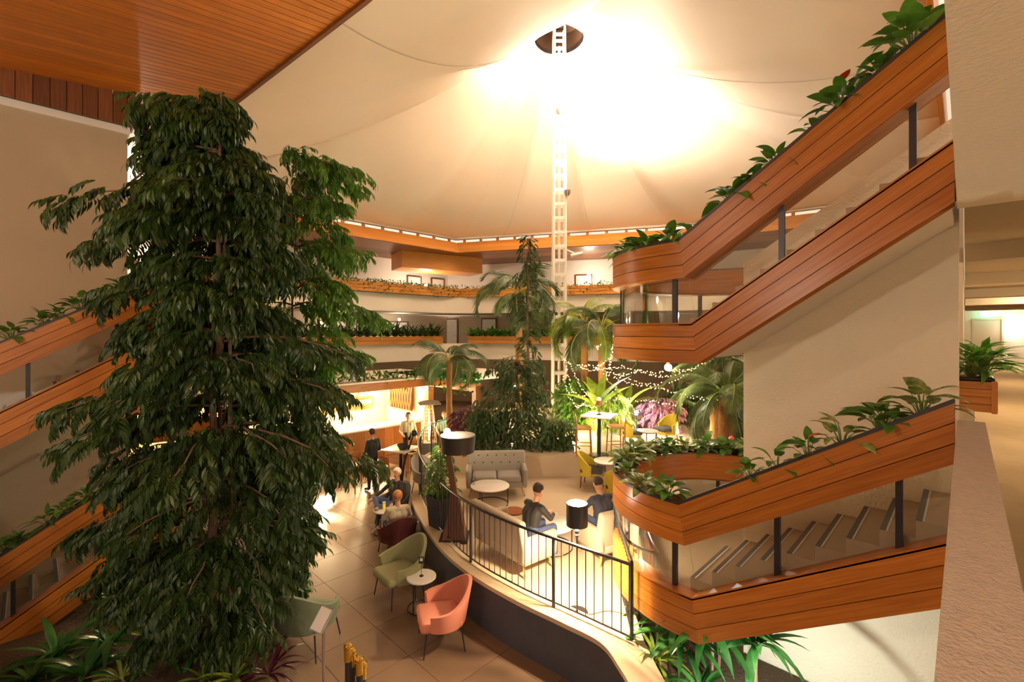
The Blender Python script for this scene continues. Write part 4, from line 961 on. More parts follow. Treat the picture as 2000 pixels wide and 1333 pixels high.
# ================================================================ furniture
def legs(t, pts, h, r=.014, mt='dark_steel', splay=.06, top=.0):
    for x, y in pts:
        MB().tube([(x * (1 + splay), y * (1 + splay), 0), (x, y, h)], [r * .8, r], 7).build('leg', mt, t)
def lounge_chair(label, loc, rz, mt, group=None, s=1.0, leg='dark_steel'):
    t = thing('lounge_chair', label, 'chair', loc, rz, group); P, Q = [], []; nu, nv = 25, 7
    for i in range(nu):
        a = -2.15 + 4.3 * i / (nu - 1); c = math.cos(a); back = max(0, c); top = .60 + .27 * back ** 1.6 - .05 * max(0, -c)
        rp, rq = [], []
        for j in range(nv):
            f = j / (nv - 1); z = .34 + (top - .34) * f; rx = .33 + .05 * f; ry = .31 + .11 * f * (1 if c > 0 else .3)
            pt = V((math.sin(a) * rx, c * ry, z)); n = V((math.sin(a), c, 0)).normalized(); th = .035 * (1 - .35 * f)
            rp.append((pt + n * th) * s); rq.append((pt - n * th) * s)
        P.append(rp); Q.append(rq)
    MB().shell(Q, P).build('backrest_shell', mt, t, 70)
    MB().rbox((0, -.03 * s, .385 * s), (.60 * s, .60 * s, .13 * s), .06 * s, None, .03 * s).build('seat_cushion', mt, t)
    MB().lathe([(.12, .27), (.30, .30), (.335, .36), (.335, .38)], n=20).build('base_shell', mt, t).scale = (s, s, s)
    legs(t, [(x * .25 * s, y * .24 * s) for x in (-1, 1) for y in (-1, 1)], .31 * s, .012, leg, .18)
    return t
def sofa(label, loc, rz, mt, wd=1.42, tuft=False, legm='leg_wood', seats=2):
    t = thing('sofa', label, 'sofa', loc, rz)
    MB().rbox((0, 0, .27), (wd - .06, .68, .14), .03).build('base', mt, t)
    sw = (wd - .28) / seats
    for k in range(seats): MB().rbox((-(wd - .28) / 2 + sw * (k + .5), -.06, .40), (sw - .01, .60, .15), .05, None, .02).build('seat_cushion', mt, t)
    M = Matrix.Rotation(-.2, 3, 'X'); bk = MB(); bk.rbox((0, .32, .60), (wd - .02, .14, .62), .055, M); bo = bk.build('backrest', mt, t)
    if tuft:
        for r in range(2):
            for k in range(6 - r % 2):
                x = -(wd - .36) / 2 + (wd - .36) * (k + (.5 if r % 2 else 0)) / 5
                MB().ball(V((0, .32, .60)) + M @ V((x, -.072, .05 + .17 * r - .02)), .017, 8, 5, (1, .5, 1)).build('button', 'joint_dark', bo)
    for s in (-1, 1):
        MB().rbox((s * (wd / 2 - .07), 0, .42), (.13, .72, .40), .05, Matrix.Rotation(s * .05, 3, 'Y')).build('armrest', mt, t)
    for x in (-1, 1):
        for y in (-1, 1): MB().tube([(x * (wd / 2 - .07), y * .30, 0), (x * (wd / 2 - .14), y * .26, .21)], [.015, .026], 8).build('leg', legm, t)
    return t
def round_table(label, loc, r, h, topm='marble', ring=True, cat='table', name='coffee_table', nl=3, group=None):
    t = thing(name, label, cat, loc, .4, group)
    MB().lathe([(r * .97, h - .03), (r, h - .022), (r, h - .005), (r * .985, h)], n=36).build('table_top', topm, t)
    q = r * .93
    if ring: MB().tube([(math.cos(k * PI / 18) * q, math.sin(k * PI / 18) * q, .012) for k in range(37)], .011, 6).build('base_ring', 'dark_steel', t); MB().tube([(math.cos(k * PI / 18) * q, math.sin(k * PI / 18) * q, h - .035) for k in range(37)], .009, 6).build('top_ring', 'dark_steel', t)
    for k in range(nl): a = k * 2 * PI / nl + .5; MB().tube([(math.cos(a) * q, math.sin(a) * q, .0), (math.cos(a) * q, math.sin(a) * q, h - .02)], .011, 6).build('leg', 'dark_steel', t)
    return t
def on(x, y, z): return px(x, y, z=z)
# ground floor seats beside the platform wall
lounge_chair('salmon pink lounge chair next to the slate platform wall', on(862, 1255, FLOOR), facing(-.95, -.3), 'fabric_pink', s=1.02)
lounge_chair('olive green lounge chair beside the small white table', on(780, 1165, FLOOR), facing(-.75, -.65), 'fabric_olive', s=1.08)
lounge_chair('dark green lounge chair seen from behind next to the maroon plant', on(600, 1262, FLOOR), facing(.15, .98), 'fabric_green', s=1.12)
lounge_chair('dark maroon lounge chair under the person in the cream jacket', on(775, 1082, FLOOR), facing(-.5, .8), 'fabric_maroon', s=1.0)
lounge_chair('dark lounge chair under the white-haired person', on(766, 1024, FLOOR), facing(-.7, -.7), 'fabric_dark', s=1.0)
round_table('small round white side table between the olive and pink chairs', on(823, 1188, FLOOR), .24, .52, name='side_table')
round_table('small round white table holding a glass of beer', on(752, 1040, FLOOR), .26, .52, name='side_table')
bg_ = thing('beer_glass', 'tall glass of yellow beer on the small white table', 'glass', on(752, 1040, FLOOR) + UP * .52 - RT * .02, 0)
MB().lathe([(.030, .006), (.036, .135), (.001, .135)], n=14).build('beer', 'beer', bg_); MB().lathe([(.033, 0), (.040, .17)], n=14, caps=False).build('glass', 'clear_glass', bg_); MB().lathe([(.036, .135), (.037, .155), (.001, .158)], n=14).build('foam', 'white_paint', bg_)
sg = thing('table_sign', 'small black sign on a thin stand on the white side table', 'sign', on(823, 1188, FLOOR) + UP * .52 + RT * .0, YAW)
MB().tube([(0, 0, 0), (0, 0, .22)], .004, 6).build('rod', 'dark_steel', sg); MB().lathe([(.035, 0), (.035, .01), (.005, .015)], n=14).build('foot', 'dark_steel', sg); MB().box((0, 0, .26), (.085, .012, .11)).build('panel', 'rim_trim', sg)
b = MB(); b.box((0, -.008, .265), (.045, .004, .035)); b.box((-.012, -.008, .293), (.014, .004, .014)); b.box((.014, -.008, .293), (.014, .004, .014)); b.build('printed_mark', 'white_paint', sg)
# sign stand and rope posts at the front
ss = thing('sign_stand', 'slim metal sign stand with a tilted notice panel beside the green chair', 'sign', on(632, 1400, FLOOR), YAW - .5)
MB().tube([(0, 0, 0), (0, 0, 1.08)], .016, 8).build('pole', 'steel', ss); MB().lathe([(.15, 0), (.15, .02), (.02, .03)], n=20).build('foot', 'steel', ss)
M = Matrix.Rotation(-.75, 3, 'X'); MB().box((0, -.02, 1.15), (.20, .015, .28), M).build('panel', 'steel', ss); MB().box((0, -.035, 1.158), (.17, .006, .24), M).build('notice', 'white_paint', ss)
for x, y in ((680, 1258), (688, 1268), (702, 1284), (709, 1293)):
    p = px(x, y, d=5.3 + (.12 if x in (688, 709) else 0)); h = p.z - FLOOR
    t = thing('barrier_post', 'black barrier post with a polished gold cap', 'post', (p.x, p.y, FLOOR), 0, 'gold-capped barrier posts')
    MB().tube([(0, 0, .02), (0, 0, h - .12)], .036, 12).build('pole', 'rim_trim', t); MB().lathe([(.15, 0), (.15, .015), (.04, .03)], n=20).build('foot', 'gold', t)
    MB().lathe([(.045, h - .19), (.048, h - .05), (.040, h - .045), (.048, h - .04), (.048, h - .015), (.03, h), (.001, h)], n=16).build('cap', 'gold', t)
# lounge on the platform
sofa('grey button-tufted two-seat sofa facing the round white coffee table', on(970, 962, DECK), facing(.05, -1), 'fabric_grey', 1.44, True)
c1, c2 = on(920, 1075, DECK), on(1020, 1140, DECK); cc = (c1 + c2) / 2; dr = (c2 - c1).normalized(); nr = V((-dr.y, dr.x, 0)); nr = nr if nr.dot(FW) > 0 else -nr
sofa('beige two-seat sofa standing with its back to the curved railing', cc + nr * .40, math.atan2(nr.x, -nr.y), 'fabric_beige', 1.40)
sofa('single beige armchair beside the curved landing, back to the railing', on(1182, 1085, DECK), facing(-.45, .9), 'fabric_beige', .82, seats=1)
round_table('round white coffee table with black ring base before the tufted sofa', on(957, 985, DECK), .43, .42)
round_table('round white coffee table with black ring base beside the floor lamp', on(1073, 1068, DECK), .44, .42)
round_table('small round brown wooden side table near the tufted sofa', on(1003, 1050, DECK), .20, .50, 'wood_table', False, name='side_table')
wg = thing('wine_glass', 'empty wine glass on the coffee table before the tufted sofa', 'glass', on(925, 985, DECK) + UP * .42 + FW * .05); MB().lathe([(.035, 0), (.004, .008), (.004, .08), (.036, .12), (.030, .19)], n=14, caps=False).build('bowl', 'clear_glass', wg); MB().lathe([(.035, 0), (.035, .004), (.004, .01)], n=14).build('foot', 'clear_glass', wg)
# floor lamp
fp = on(1127, 1198, DECK); fl_ = thing('floor_lamp', 'floor lamp with black drum shade behind the railing', 'lamp', fp)
MB().lathe([(.15, 0), (.15, .015), (.02, .03)], n=24).build('base', 'dark_steel', fl_); MB().tube([(0, 0, .02), (0, 0, 1.12)], .011, 8).build('pole', 'dark_steel', fl_); MB().lathe([(.02, 1.03), (.035, 1.06), (.02, 1.09), (.032, 1.12), (.012, 1.15)], n=14).build('knob', 'dark_steel', fl_)
MB().lathe([(.145, 1.19), (.145, 1.49), (.140, 1.49), (.140, 1.19)], n=28, caps=False).build('lamp_shade', 'shade_black', fl_); MB().ball((0, 0, 1.47), .06, 10, 8).build('bulb', 'lamp_glow_white', fl_); MB().tube([(0, 0, 1.1), (0, 0, 1.42)], .012, 6).build('socket', 'steel', fl_)
light('POINT', 'floor_lamp_light', fp + UP * 1.24, 310, (1, .80, .50), .06)
cd = [fp + RT * (.02 + .06 * i) - FW * .02 * math.sin(i * .7) * 2 + UP * .006 for i in range(12)]; tag(MB().tube(cd, .004, 5).build('lamp_cord', 'wood_dark'), 'thin brown cord running from the floor lamp base', 'cord')
# big lamp with drum shade on a tapering wooden post
bp_ = on(888, 1052, DECK); big = thing('floor_lamp', 'large lamp with wide dark shade on a tapering brown wooden post', 'lamp', bp_, YAW)
b = MB(); b.loft([[V((x, y, 0)) for x, y in ((-.22, -.2), (.22, -.2), (.22, .2), (-.22, .2))], [V((x, y, .55)) for x, y in ((-.10, -.1), (.12, -.1), (.12, .1), (-.10, .1))], [V((x - .02, y, .9)) for x, y in ((-.05, -.05), (.06, -.05), (.06, .05), (-.05, .05))], [V((x - .12, y, 1.62)) for x, y in ((-.04, -.04), (.04, -.04), (.04, .04), (-.04, .04))]]); b.build('post', 'wood_dark', big)
MB().box((0, 0, .02), (.52, .48, .05)).build('base', 'rim_trim', big); MB().lathe([(.30, 1.60), (.33, 1.90), (.32, 1.91), (.02, 1.91)], (.06, 0, 0), 28).build('lamp_shade', 'shade_black', big); MB().ball((-.13, -.05, 1.98), .06, 10, 8).build('bulb', 'lamp_glow_white', big); MB().tube([(-.12, 0, 1.6), (-.13, -.05, 1.94)], .012, 6).build('socket', 'steel', big)
light('POINT', 'big_lamp_light', bp_ + RT * -.13 + UP * 2.08, 130, (1, .78, .46), .07)
lm = thing('floor_lamp', 'leaning black floor lamp with cone shade near the high table', 'lamp', on(784, 950, FLOOR), YAW); MB().tube([(0, 0, 0), (.08, 0, .7), (.36, 0, 1.55)], .03, 8).build('pole', 'rim_trim', lm); MB().lathe([(.2, 0), (.2, .02), (.03, .03)], n=18).build('base', 'rim_trim', lm)
MB().lathe([(.19, 1.22), (.05, .98), (.02, .95)], (.05, 0, 0), 16, False).build('lamp_shade', 'rim_trim', lm); MB().ball((.37, 0, 1.55), .10, 10, 8).build('counterweight', 'rim_trim', lm); MB().tube([(.05, 0, 1.2), (.2, 0, 1.1)], .015, 6).build('arm', 'rim_trim', lm)
# planter with small tree, grey chair by the railing
pt = thing('tall_planter', 'tall dark blue planter with a small leafy tree inside the railing', 'planter', on(862, 1030, DECK)); b = MB(); b.loft([[V((s * x, s * y, z)) for x, y in ((-1, -1), (1, -1), (1, 1), (-1, 1))] for s, z in ((.17, 0), (.21, .62), (.19, .62), (.18, .55))]); b.build('pot', 'pot_dark', pt); MB().box((0, 0, .54), (.34, .34, .02)).build('soil', 'soil', pt)
tb = on(862, 1030, DECK) + UP * .55
tree('potted_tree', 'small bright leafy tree growing in the dark blue planter', tb, 862, [(tb.z + .1, .2, .2), (tb.z + .35, .34, .34), (tb.z + .75, .2, .2), (tb.z + 1.0, .06, .06)], 'leaf_tree_bright', [(0, 0, tb.z + .9, .018)], 34, 6, 44, 0, s=.55)
lounge_chair('pale grey lounge chair by the railing near the potted tree', on(838, 965, DECK), facing(.6, -.4), 'fabric_grey', s=1.0)
# yellow chairs
def yellow_chair(label, loc, rz, group=None):
    t = thing('yellow_armchair', label, 'chair', loc, rz, group); P, Q = [], []
    for i in range(17):
        a = -1.75 + 3.5 * i / 16; c = max(0, math.cos(a)); top = .56 + .28 * c ** .8; rp, rq = [], []
        for j in range(6):
            f = j / 5; z = .30 + (top - .30) * f; p = V((math.sin(a) * .29, math.cos(a) * (.26 + .07 * f), z)); n = V((math.sin(a), math.cos(a), 0)); rp.append(p + n * .025); rq.append(p - n * .025)
        P.append(rp); Q.append(rq)
    MB().shell(Q, P).build('backrest_shell', 'fabric_yellow', t, 70); MB().rbox((0, -.04, .42), (.52, .54, .10), .04, None, .015).build('seat_cushion', 'fabric_dark', t); MB().rbox((0, -.02, .335), (.52, .52, .09), .03).build('seat_base', 'fabric_yellow', t)
    legs(t, [(x * .2, y * .2) for x in (-1, 1) for y in (-1, 1)], .31, .02, 'wood_dark', .12); return t
yellow_chair('mustard yellow armchair with dark seat beside the ramp wall', on(1155, 950, DECK), facing(.9, -.35))
yellow_chair('mustard yellow armchair half hidden by the rounded landing', on(1208, 985, DECK), facing(.3, .9))
round_table('round white table next to the mustard armchairs', on(1187, 958, DECK), .33, .72, name='round_table')
yellow_chair('mustard yellow armchair by the pink-leaved shrub, side on', on(1232, 872, TERR), facing(.9, -.2))
yellow_chair('mustard yellow armchair by the pink-leaved shrub, facing the small table', on(1302, 866, TERR), facing(-.9, -.4))
round_table('small round table between the terrace armchairs', on(1265, 876, TERR), .28, .5, name='round_table')
def bar_stool(label, loc, rz, mt='wood_bar', group=None):
    t = thing('bar_stool', label, 'stool', loc, rz, group); MB().rbox((0, 0, .72), (.40, .40, .06), .025).build('seat', 'leg_wood', t)
    for x in (-1, 1):
        MB().tube([(x * .20, -.20, 0), (x * .17, -.17, .70)], .019, 6).build('leg', mt, t); MB().tube([(x * .20, .20, 0), (x * .17, .18, .70), (x * .17, .22, 1.05)], .019, 6).build('leg', mt, t)
        MB().tube([(x * .19, -.19, .28), (x * .19, .19, .28)], .012, 6).build('stretcher', mt, t)
    MB().tube([(-.19, -.19, .24), (.19, -.19, .24)], .012, 6).build('footrest', 'steel', t); MB().rbox((0, .215, .95), (.38, .03, .22), .014).build('backrest', mt, t); return t
def high_table(label, loc, rz=0, sz=.75):
    t = thing('high_table', label, 'table', loc, rz); MB().rbox((0, 0, 1.05), (sz, sz, .045), .02).build('table_top', 'marble', t); MB().tube([(0, 0, 0), (0, 0, 1.03)], .05, 10).build('pedestal', 'dark_steel', t); MB().lathe([(.28, 0), (.27, .025), (.06, .04)], n=20).build('foot', 'dark_steel', t); return t
ht = on(1170, 890, TERR); high_table('high table with a glowing lamp beside the slender shrubs', ht, .3, .8)
bar_stool('wooden bar stool on the mast side of the lamp-lit high table', on(1140, 889, TERR), facing(1, -.1)); bar_stool('wooden bar stool on the yellow-chair side of the lamp-lit high table', on(1203, 886, TERR), facing(-1, -.1))
tl = thing('table_lamp', 'glowing lamp on the high table of the terrace', 'lamp', ht + UP * 1.075); MB().lathe([(.06, 0), (.06, .015), (.012, .03), (.012, .28)], n=14).build('stand', 'dark_steel', tl); MB().lathe([(.10, .25), (.06, .38), (.055, .38), (.095, .25)], n=16, caps=False).build('lamp_shade', 'wood_dark', tl); MB().ball((0, 0, .40), .05, 10, 8).build('bulb', 'lamp_glow', tl)
light('POINT', 'table_lamp_light', ht + UP * 1.58, 70, (1, .78, .45), .06)
sp = thing('garden_spotlight', 'cool white spotlight among the shrubs behind the yellow chairs', 'lamp', at(1243, 14.9, TERR)); MB().tube([(0, 0, 0), (0, 0, .6)], .015, 6).build('stake', 'dark_steel', sp); MB().ball((0, 0, .66), .07, 10, 8).build('lens', 'lamp_glow_white', sp); MB().lathe([(.09, .58), (.10, .68), (.095, .68)], n=12, caps=False).build('housing', 'dark_steel', sp)
light('POINT', 'garden_spot_light', at(1243, 14.7, TERR + .75), 60, (.75, .9, 1), .08)
for k, (x, d, pw, c_) in enumerate(((1120, 14.6, 70, (1, .8, .4)), (1160, 15.6, 90, (1, .82, .35)), (1000, 14.6, 50, (1, .75, .4)), (1330, 13.5, 70, (1, .85, .45)), (885, 15.0, 25, (.3, 1, .6)))):
    p = at(x, d, TERR); t = thing('garden_uplight', ('yellow uplight at the foot of the lattice mast', 'yellow uplight under the banana plants', 'warm uplight behind the tall palm trunk', 'yellow uplight beneath the date palms', 'green uplight beside the low spreading palm')[k], 'lamp', p); MB().tube([(0, 0, 0), (0, 0, .16)], .012, 6).build('stake', 'dark_steel', t); MB().lathe([(.03, .14), (.06, .25), (.055, .25)], n=12).build('housing', 'dark_steel', t); MB().lathe([(.055, .245), (.01, .25)], n=12).build('lens', 'lamp_glow', t)
    light('POINT', 'uplight_light', p + UP * .36, pw, c_, .06)
p = RT * 2.5 + FW * 4.75; p.z = FLOOR + .35
t = thing('garden_spotlight', 'white spotlight on a stake in the bed beneath the lower staircase', 'lamp', p); MB().tube([(0, 0, 0), (0, 0, .25)], .012, 6).build('stake', 'dark_steel', t); MB().lathe([(.03, .2), (.07, .33), (.065, .33)], n=12).build('housing', 'dark_steel', t); MB().lathe([(.062, .32), (.01, .33)], n=12).build('lens', 'lamp_glow_white', t)
light('POINT', 'bed_spot_light', p + UP * .42, 34, (.92, 1, .9), .03)
# high tables and stools by the bar
high_table('dark-edged high table by the bar stools', on(783, 946, FLOOR), .4, .85)
for k, (x, y, f) in enumerate(((700, 958, (.6, -.6)), (745, 950, (.9, .2)), (760, 962, (.5, .9)), (806, 928, (-.9, -.2)), (800, 930, (-.4, -.9)), (655, 945, (.2, .9)), (735, 925, (.6, -.7)))):
    bar_stool('wooden bar stool round the high tables in front of the bar', on(x, y, FLOOR), facing(*f), 'wood_bar', 'bar stools before the bar')
# pyramid patio heater
hp = on(838, 902, FLOOR); pz = thing('patio_heater', 'pyramid patio heater with glowing glass tube near the bar post', 'heater', hp, YAW + .3)
MB().box((0, 0, .35), (.5, .5, .7)).build('base', 'steel', pz); MB().tube([(0, 0, .7), (0, 0, 1.95)], .055, 12).build('glass_tube', 'heater_tube', pz); MB().tube([(0, 0, .75), (.01, 0, 1.2), (0, 0, 1.8)], [.035, .045, .012], 8).build('flame', 'flame', pz)
for x in (-1, 1):
    for y in (-1, 1): MB().tube([(x * .24, y * .24, .7), (x * .12, y * .12, 2.0)], .014, 6).build('strut', 'steel', pz)
for k in range(9):
    z = .85 + k * .12; f = .24 - .12 * (z - .7) / 1.3; b = MB(); b.tube([(-f, -f, z), (f, -f, z), (f, f, z), (-f, f, z), (-f, -f, z)], .004, 4); b.build('guard_wire', 'steel', pz)
b = MB(); b.loft([[V((s * x, s * y, z)) for x, y in ((-1, -1), (1, -1), (1, 1), (-1, 1))] for s, z in ((.36, 2.02), (.38, 2.05), (.1, 2.14))]); b.build('cap', 'steel', pz)
light('POINT', 'heater_light', hp + UP * 1.3, 60, (1, .6, .25), .1)
# string lights
def fairy(label, pts, n, sag, seed):
    rnd = random.Random(seed); w_ = []; 
    for a, b_ in zip(pts, pts[1:]):
        for i in range(13):
            f = i / 12; w_.append(a.lerp(b_, f) - UP * sag * 4 * f * (1 - f))
    t = thing('string_lights', label, 'string lights', w_[0]); o = V(w_[0]); MB().tube([p - o for p in w_], .004, 4, False).build('wire', 'wood_dark', t)
    b = MB(); m = len(w_) - 1
    n = int(n * .7)
    for k in range(n):
        x = (k + rnd.random() * .6) / n * m; i = min(m - 1, int(x)); p = w_[i].lerp(w_[i + 1], x - i) - o + V((rnd.uniform(-.03, .03), rnd.uniform(-.03, .03), rnd.uniform(-.05, .02))); b.ball(p, .011, 5, 4)
    stuff(b.build('bulbs', 'fairy_bulb', t, 180))
Fp = lambda x, y, d: px(x, y, d=d)
fairy('upper line of warm string lights from the mast to the wall', [Fp(1100, 700, 17), Fp(1150, 712, 16), Fp(1215, 715, 15), Fp(1310, 722, 13), Fp(1385, 700, 11)], 150, .12, 1)
fairy('second line of warm string lights just under the upper one', [Fp(1105, 705, 17.5), Fp(1180, 722, 16), Fp(1250, 722, 15), Fp(1330, 728, 13)], 110, .15, 2)
fairy('long sagging string lights crossing below the landing', [Fp(1100, 735, 16), Fp(1140, 788, 15), Fp(1215, 732, 15), Fp(1385, 700, 11.5)], 130, .45, 3)
fairy('sagging string lights running to the date palms', [Fp(1180, 728, 15), Fp(1295, 758, 13.5), Fp(1415, 778, 11)], 80, .1, 4)
fairy('string lights falling steeply beside the mast', [Fp(1105, 708, 16), Fp(1118, 765, 15.5), Fp(1165, 768, 15)], 50, .1, 5)
fairy('string lights falling through the palm stalks', [Fp(1112, 708, 16), Fp(1145, 770, 15.2), Fp(1240, 778, 14.5)], 60, .08, 6)
fairy('lowest string lights above the yellow chairs', [Fp(1205, 775, 14.8), Fp(1275, 782, 14), Fp(1335, 790, 13)], 40, .06, 7)
tr_ = at(1176, 16, 0); fairy('string lights wound round the slim palm trunk', [V((tr_.x + math.cos(k * 1.3) * .2, tr_.y + math.sin(k * 1.3) * .2, -1.6 + k * .14)) for k in range(14)], 130, 0, 8)
tr_ = at(1200, 14.5, 0); fairy('string lights climbing toward the upper landing', [Fp(1190, 720, 14.5), Fp(1202, 640, 12)], 50, .1, 9)
# ================================================================ people
def person(label, J, mats, loc, rz, hairm, hair_len=0, group=None):
    # J: joints in metres; one body skin grown over tapering limbs, then coloured by the nearest limb
    t = thing('person', label, 'person', loc, rz); v = {k: V(p) for k, p in J.items()}; caps = []
    def cap(a, b_, ra, rb, m): caps.append((V(a), V(b_), ra, rb, m))
    pel, chest, neck, head = v['pelvis'], v['chest'], v['neck'], v['head']; ax = (neck - pel).normalized(); side = v['side'].normalized(); fr = side.cross(ax).normalized(); fr = v['look'].normalized() if 'look' in v else fr
    tf = side.cross(ax).normalized()
    for s in (-1, 1):
        cap(pel + side * s * .085, pel + side * s * .07 + ax * .12, .10, .095, 1); cap(pel + side * s * .07 + ax * .14, chest + side * s * .09, .092, .105, 0); cap(chest + side * s * .09, neck + side * s * .10 - ax * .09, .105, .075, 0)
        cap(neck - ax * .07, neck + side * s * .17 - ax * .075, .065, .062, 0)
    cap(pel + ax * .05, chest, .10, .11, 0); cap(neck - ax * .06, head - UP * .06, .055, .052, 2)
    up = (head - neck).normalized(); up = (up + UP).normalized()
    cap(head - up * .01, head + up * .045, .082, .085, 2); cap(head - up * .075 + fr * .035, head - up * .02 + fr * .02, .048, .062, 2); cap(head + fr * .088 + up * .015, head + fr * .105 - up * .022, .010, .015, 2)
    hs = fr.cross(up).normalized()
    for s in (-1, 1):
        cap(head + hs * s * .082 - up * .02, head + hs * s * .084 + up * .02, .016, .020, 2)
        sh = neck + side * s * .18 - ax * .075; el, ha = v['elbow_' + 'lr'[s > 0]], v['hand_' + 'lr'[s > 0]]; cap(sh, el, .060, .045, 0); cap(el, ha, .046, .030, 0)
        hd = (ha - el).normalized(); wr_ = ha + hd * .02; pn = hd.cross(UP); pn = pn.normalized() if pn.length > .1 else RT.copy(); pv = pn.cross(hd)
        cap(ha, wr_ + hd * .055, .028, .034, 2)
        for q, (o, l) in enumerate(((-.027, .062), (-.009, .074), (.009, .070), (.027, .055))):
            a = wr_ + hd * .07 + pn * o; m_ = a + hd * l * .55 - pv * .008; cap(a, m_, .010, .010, 2); cap(m_, m_ + (hd * .6 - pv * .7).normalized() * l * .5, .010, .009, 2)
        a = wr_ + hd * .02 + pn * .03 * s; cap(a, a + (hd * .6 + pn * s * .7).normalized() * .06, .012, .010, 2)
        hp_ = pel + side * s * .09; kn, an, to = v['knee_' + 'lr'[s > 0]], v['ankle_' + 'lr'[s > 0]], v['toe_' + 'lr'[s > 0]]; cap(hp_, kn, .092, .062, 1); cap(kn, an, .064, .042, 1); cap(an - UP * .015, to, .042, .034, 3)
    b = MB()
    for a, c_, ra, rb, m in caps:
        d = c_ - a; L = max(d.length, 1e-4); d = d / L; o = d.orthogonal().normalized(); q = d.cross(o); rings = []
        for k in range(4): an_ = PI / 2 * k / 4; rings.append((a - d * ra * math.cos(an_), ra * max(.05, math.sin(an_))))
        rings += [(a, ra), (c_, rb)]
        for k in range(3, -1, -1): an_ = PI / 2 * k / 4; rings.append((c_ + d * rb * math.cos(an_), rb * max(.05, math.sin(an_))))
        b.loft([[c0 + (o * math.cos(j * PI / 6) + q * math.sin(j * PI / 6)) * r for j in range(12)] for c0, r in rings])
    me = b.mesh('body_raw', 'skin', 180); tmp = bpy.data.objects.new('body_raw', me); C.objects.link(tmp)
    md = tmp.modifiers.new('r', 'REMESH'); md.mode = 'VOXEL'; md.voxel_size = .0125; sm = tmp.modifiers.new('s', 'SMOOTH'); sm.iterations = 2; sm.factor = .5
    dg = bpy.context.evaluated_depsgraph_get(); nm = bpy.data.meshes.new_from_object(tmp.evaluated_get(dg)); bpy.data.objects.remove(tmp); bpy.data.meshes.remove(me)
    nm.materials.clear()
    for m in (mats[0], mats[1], 'skin', mats[2], 'eye_dark'): nm.materials.append(MATS[m])
    idx = []
    eyes = [head + hs * s * .032 + fr * .085 + up * .02 for s in (-1, 1)]; mouth = head - up * .055 + fr * .085
    for p in nm.polygons:
        c_ = p.center; best = None
        for a, e, ra, rb, m in caps:
            d = e - a; f = max(0, min(1, (c_ - a).dot(d) / max(d.length_squared, 1e-8))); dist = (c_ - a - d * f).length - (ra + (rb - ra) * f)
            if best is None or dist < best[0]: best = (dist, m)
        m = best[1]
        if m == 2 and any((c_ - e).length < .013 for e in eyes): m = 4
        if m == 2 and abs((c_ - mouth).dot(hs)) < .024 and (c_ - mouth).length < .028 and abs((c_ - mouth).dot(up)) < .006: m = 4
        idx.append(m)
    nm.polygons.foreach_set('material_index', idx); nm.polygons.foreach_set('use_smooth', [True] * len(idx)); nm.name = 'body'; add('body', nm, t)
    h = MB(); rings = []                                     # hair: a cap that leaves the face free
    for i in range(8):
        el = PI / 2 - (PI / 2 + .55 + hair_len) * i / 7; ring = []
        for j in range(20):
            az = j * PI / 10; back = -math.cos(az); lim = max(el, (.55 if back < -.35 else (.1 if back < .3 else -.6 - hair_len))); ring.append(head + up * .035 + (fr * math.cos(az) * 1.02 + hs * math.sin(az)) * (.098 * math.cos(lim)) + up * .108 * math.sin(lim))
        rings.append(ring)
    h.loft(rings, True, False); h.build('hair', hairm, t, 180); return t
def J(**k): return k
SIT = J(pelvis=(0, 0, .50), chest=(0, .08, .82), neck=(0, .10, 1.02), head=(0, .08, 1.18), side=(-1, 0, 0), look=(0, -1, -.1), elbow_l=(.27, .02, .76), hand_l=(.22, -.22, .66), elbow_r=(-.27, .02, .76), hand_r=(-.22, -.22, .66), knee_l=(.14, -.42, .55), ankle_l=(.14, -.46, .10), toe_l=(.15, -.60, .04), knee_r=(-.14, -.42, .55), ankle_r=(-.14, -.46, .10), toe_r=(-.15, -.60, .04))
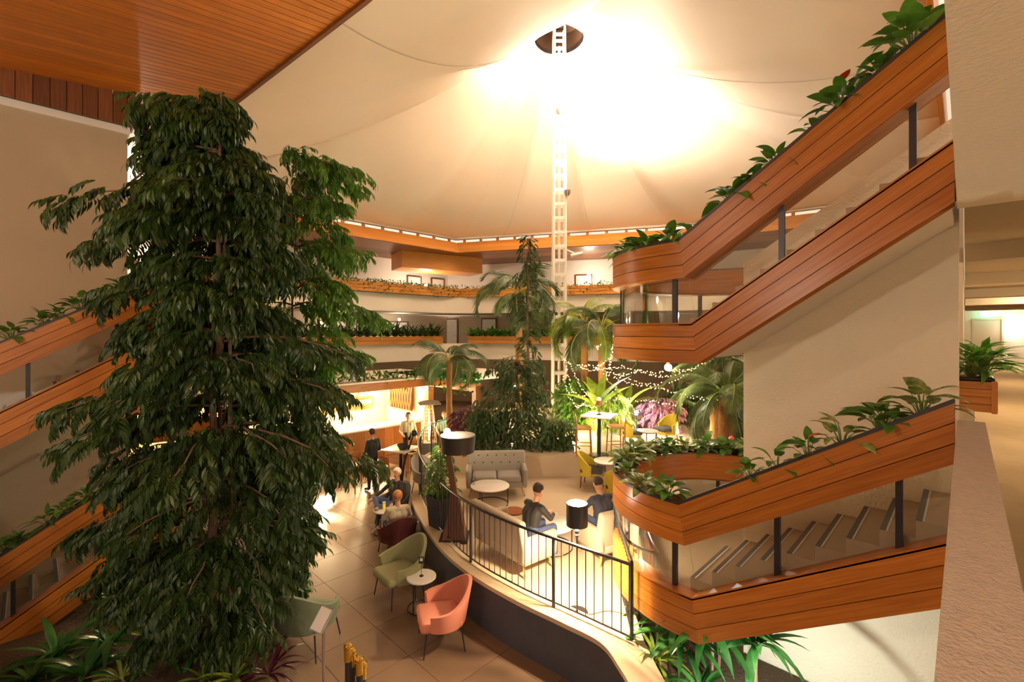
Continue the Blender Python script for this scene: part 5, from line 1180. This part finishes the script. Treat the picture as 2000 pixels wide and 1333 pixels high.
CROSS = dict(SIT, pelvis=(0, .02, .48), chest=(0, .14, .80), neck=(0, .18, 1.0), head=(0, .15, 1.16), elbow_l=(.30, .02, .74), hand_l=(.33, -.24, .62), elbow_r=(-.34, -.02, .72), hand_r=(-.34, -.30, .60), knee_l=(.12, -.44, .56), ankle_l=(.12, -.50, .10), toe_l=(.13, -.64, .04), knee_r=(-.10, -.40, .68), ankle_r=(.24, -.58, .60), toe_r=(.32, -.68, .62))
STAND = J(pelvis=(0, 0, .93), chest=(0, .02, 1.25), neck=(0, .02, 1.47), head=(0, -.01, 1.62), side=(-1, 0, 0), look=(0, -1, 0), elbow_l=(.26, .02, 1.12), hand_l=(.24, -.16, .95), elbow_r=(-.26, .02, 1.12), hand_r=(-.22, -.20, 1.05), knee_l=(.10, -.02, .49), ankle_l=(.12, .02, .09), toe_l=(.14, -.13, .04), knee_r=(-.10, -.02, .49), ankle_r=(-.12, .02, .09), toe_r=(-.14, -.13, .04))
FORW = dict(SIT, chest=(0, -.06, .82), neck=(0, -.14, 1.01), head=(0, -.20, 1.16), elbow_l=(.24, -.26, .76), hand_l=(.10, -.46, .74), elbow_r=(-.24, -.26, .76), hand_r=(-.10, -.46, .74), look=(0, -1, -.35))
person('seated white-haired person in dark jacket and blue jeans, legs crossed', CROSS, ('jacket_black', 'jeans', 'shoe'), on(766, 1024, FLOOR), facing(-.62, -.78), 'hair_white')
person('seated ginger-haired person in cream jacket, seen from behind at the beer table', SIT, ('jacket_cream', 'jeans', 'shoe'), on(775, 1082, FLOOR), facing(-.45, .9), 'hair_ginger')
person('person in dark clothes leaning over the coffee table from the beige sofa', FORW, ('jacket_black', 'jeans', 'shoe'), cc + nr * .46 + dr * .32, math.atan2(nr.x, -nr.y), 'hair_dark')
person('person in navy clothes seated in the armchair beside the curved landing', FORW, ('shirt_navy', 'jeans', 'shoe'), on(1182, 1085, DECK) - FW * .0, facing(-.45, .9), 'hair_dark')
person('standing person in black clothes among the bar stools', STAND, ('jacket_black', 'trousers_black', 'trousers_black'), on(727, 957, FLOOR), facing(-.8, .5), 'hair_dark')
person('standing person with bare forearms by the bar counter', STAND, ('jacket_cream', 'trousers_black', 'trousers_black'), on(797, 905, FLOOR), facing(.4, -.9), 'hair_dark')
person('standing person behind the large dark-shaded lamp', STAND, ('jacket_cream', 'trousers_black', 'trousers_black'), on(868, 902, FLOOR), facing(.2, -1), 'hair_ginger')
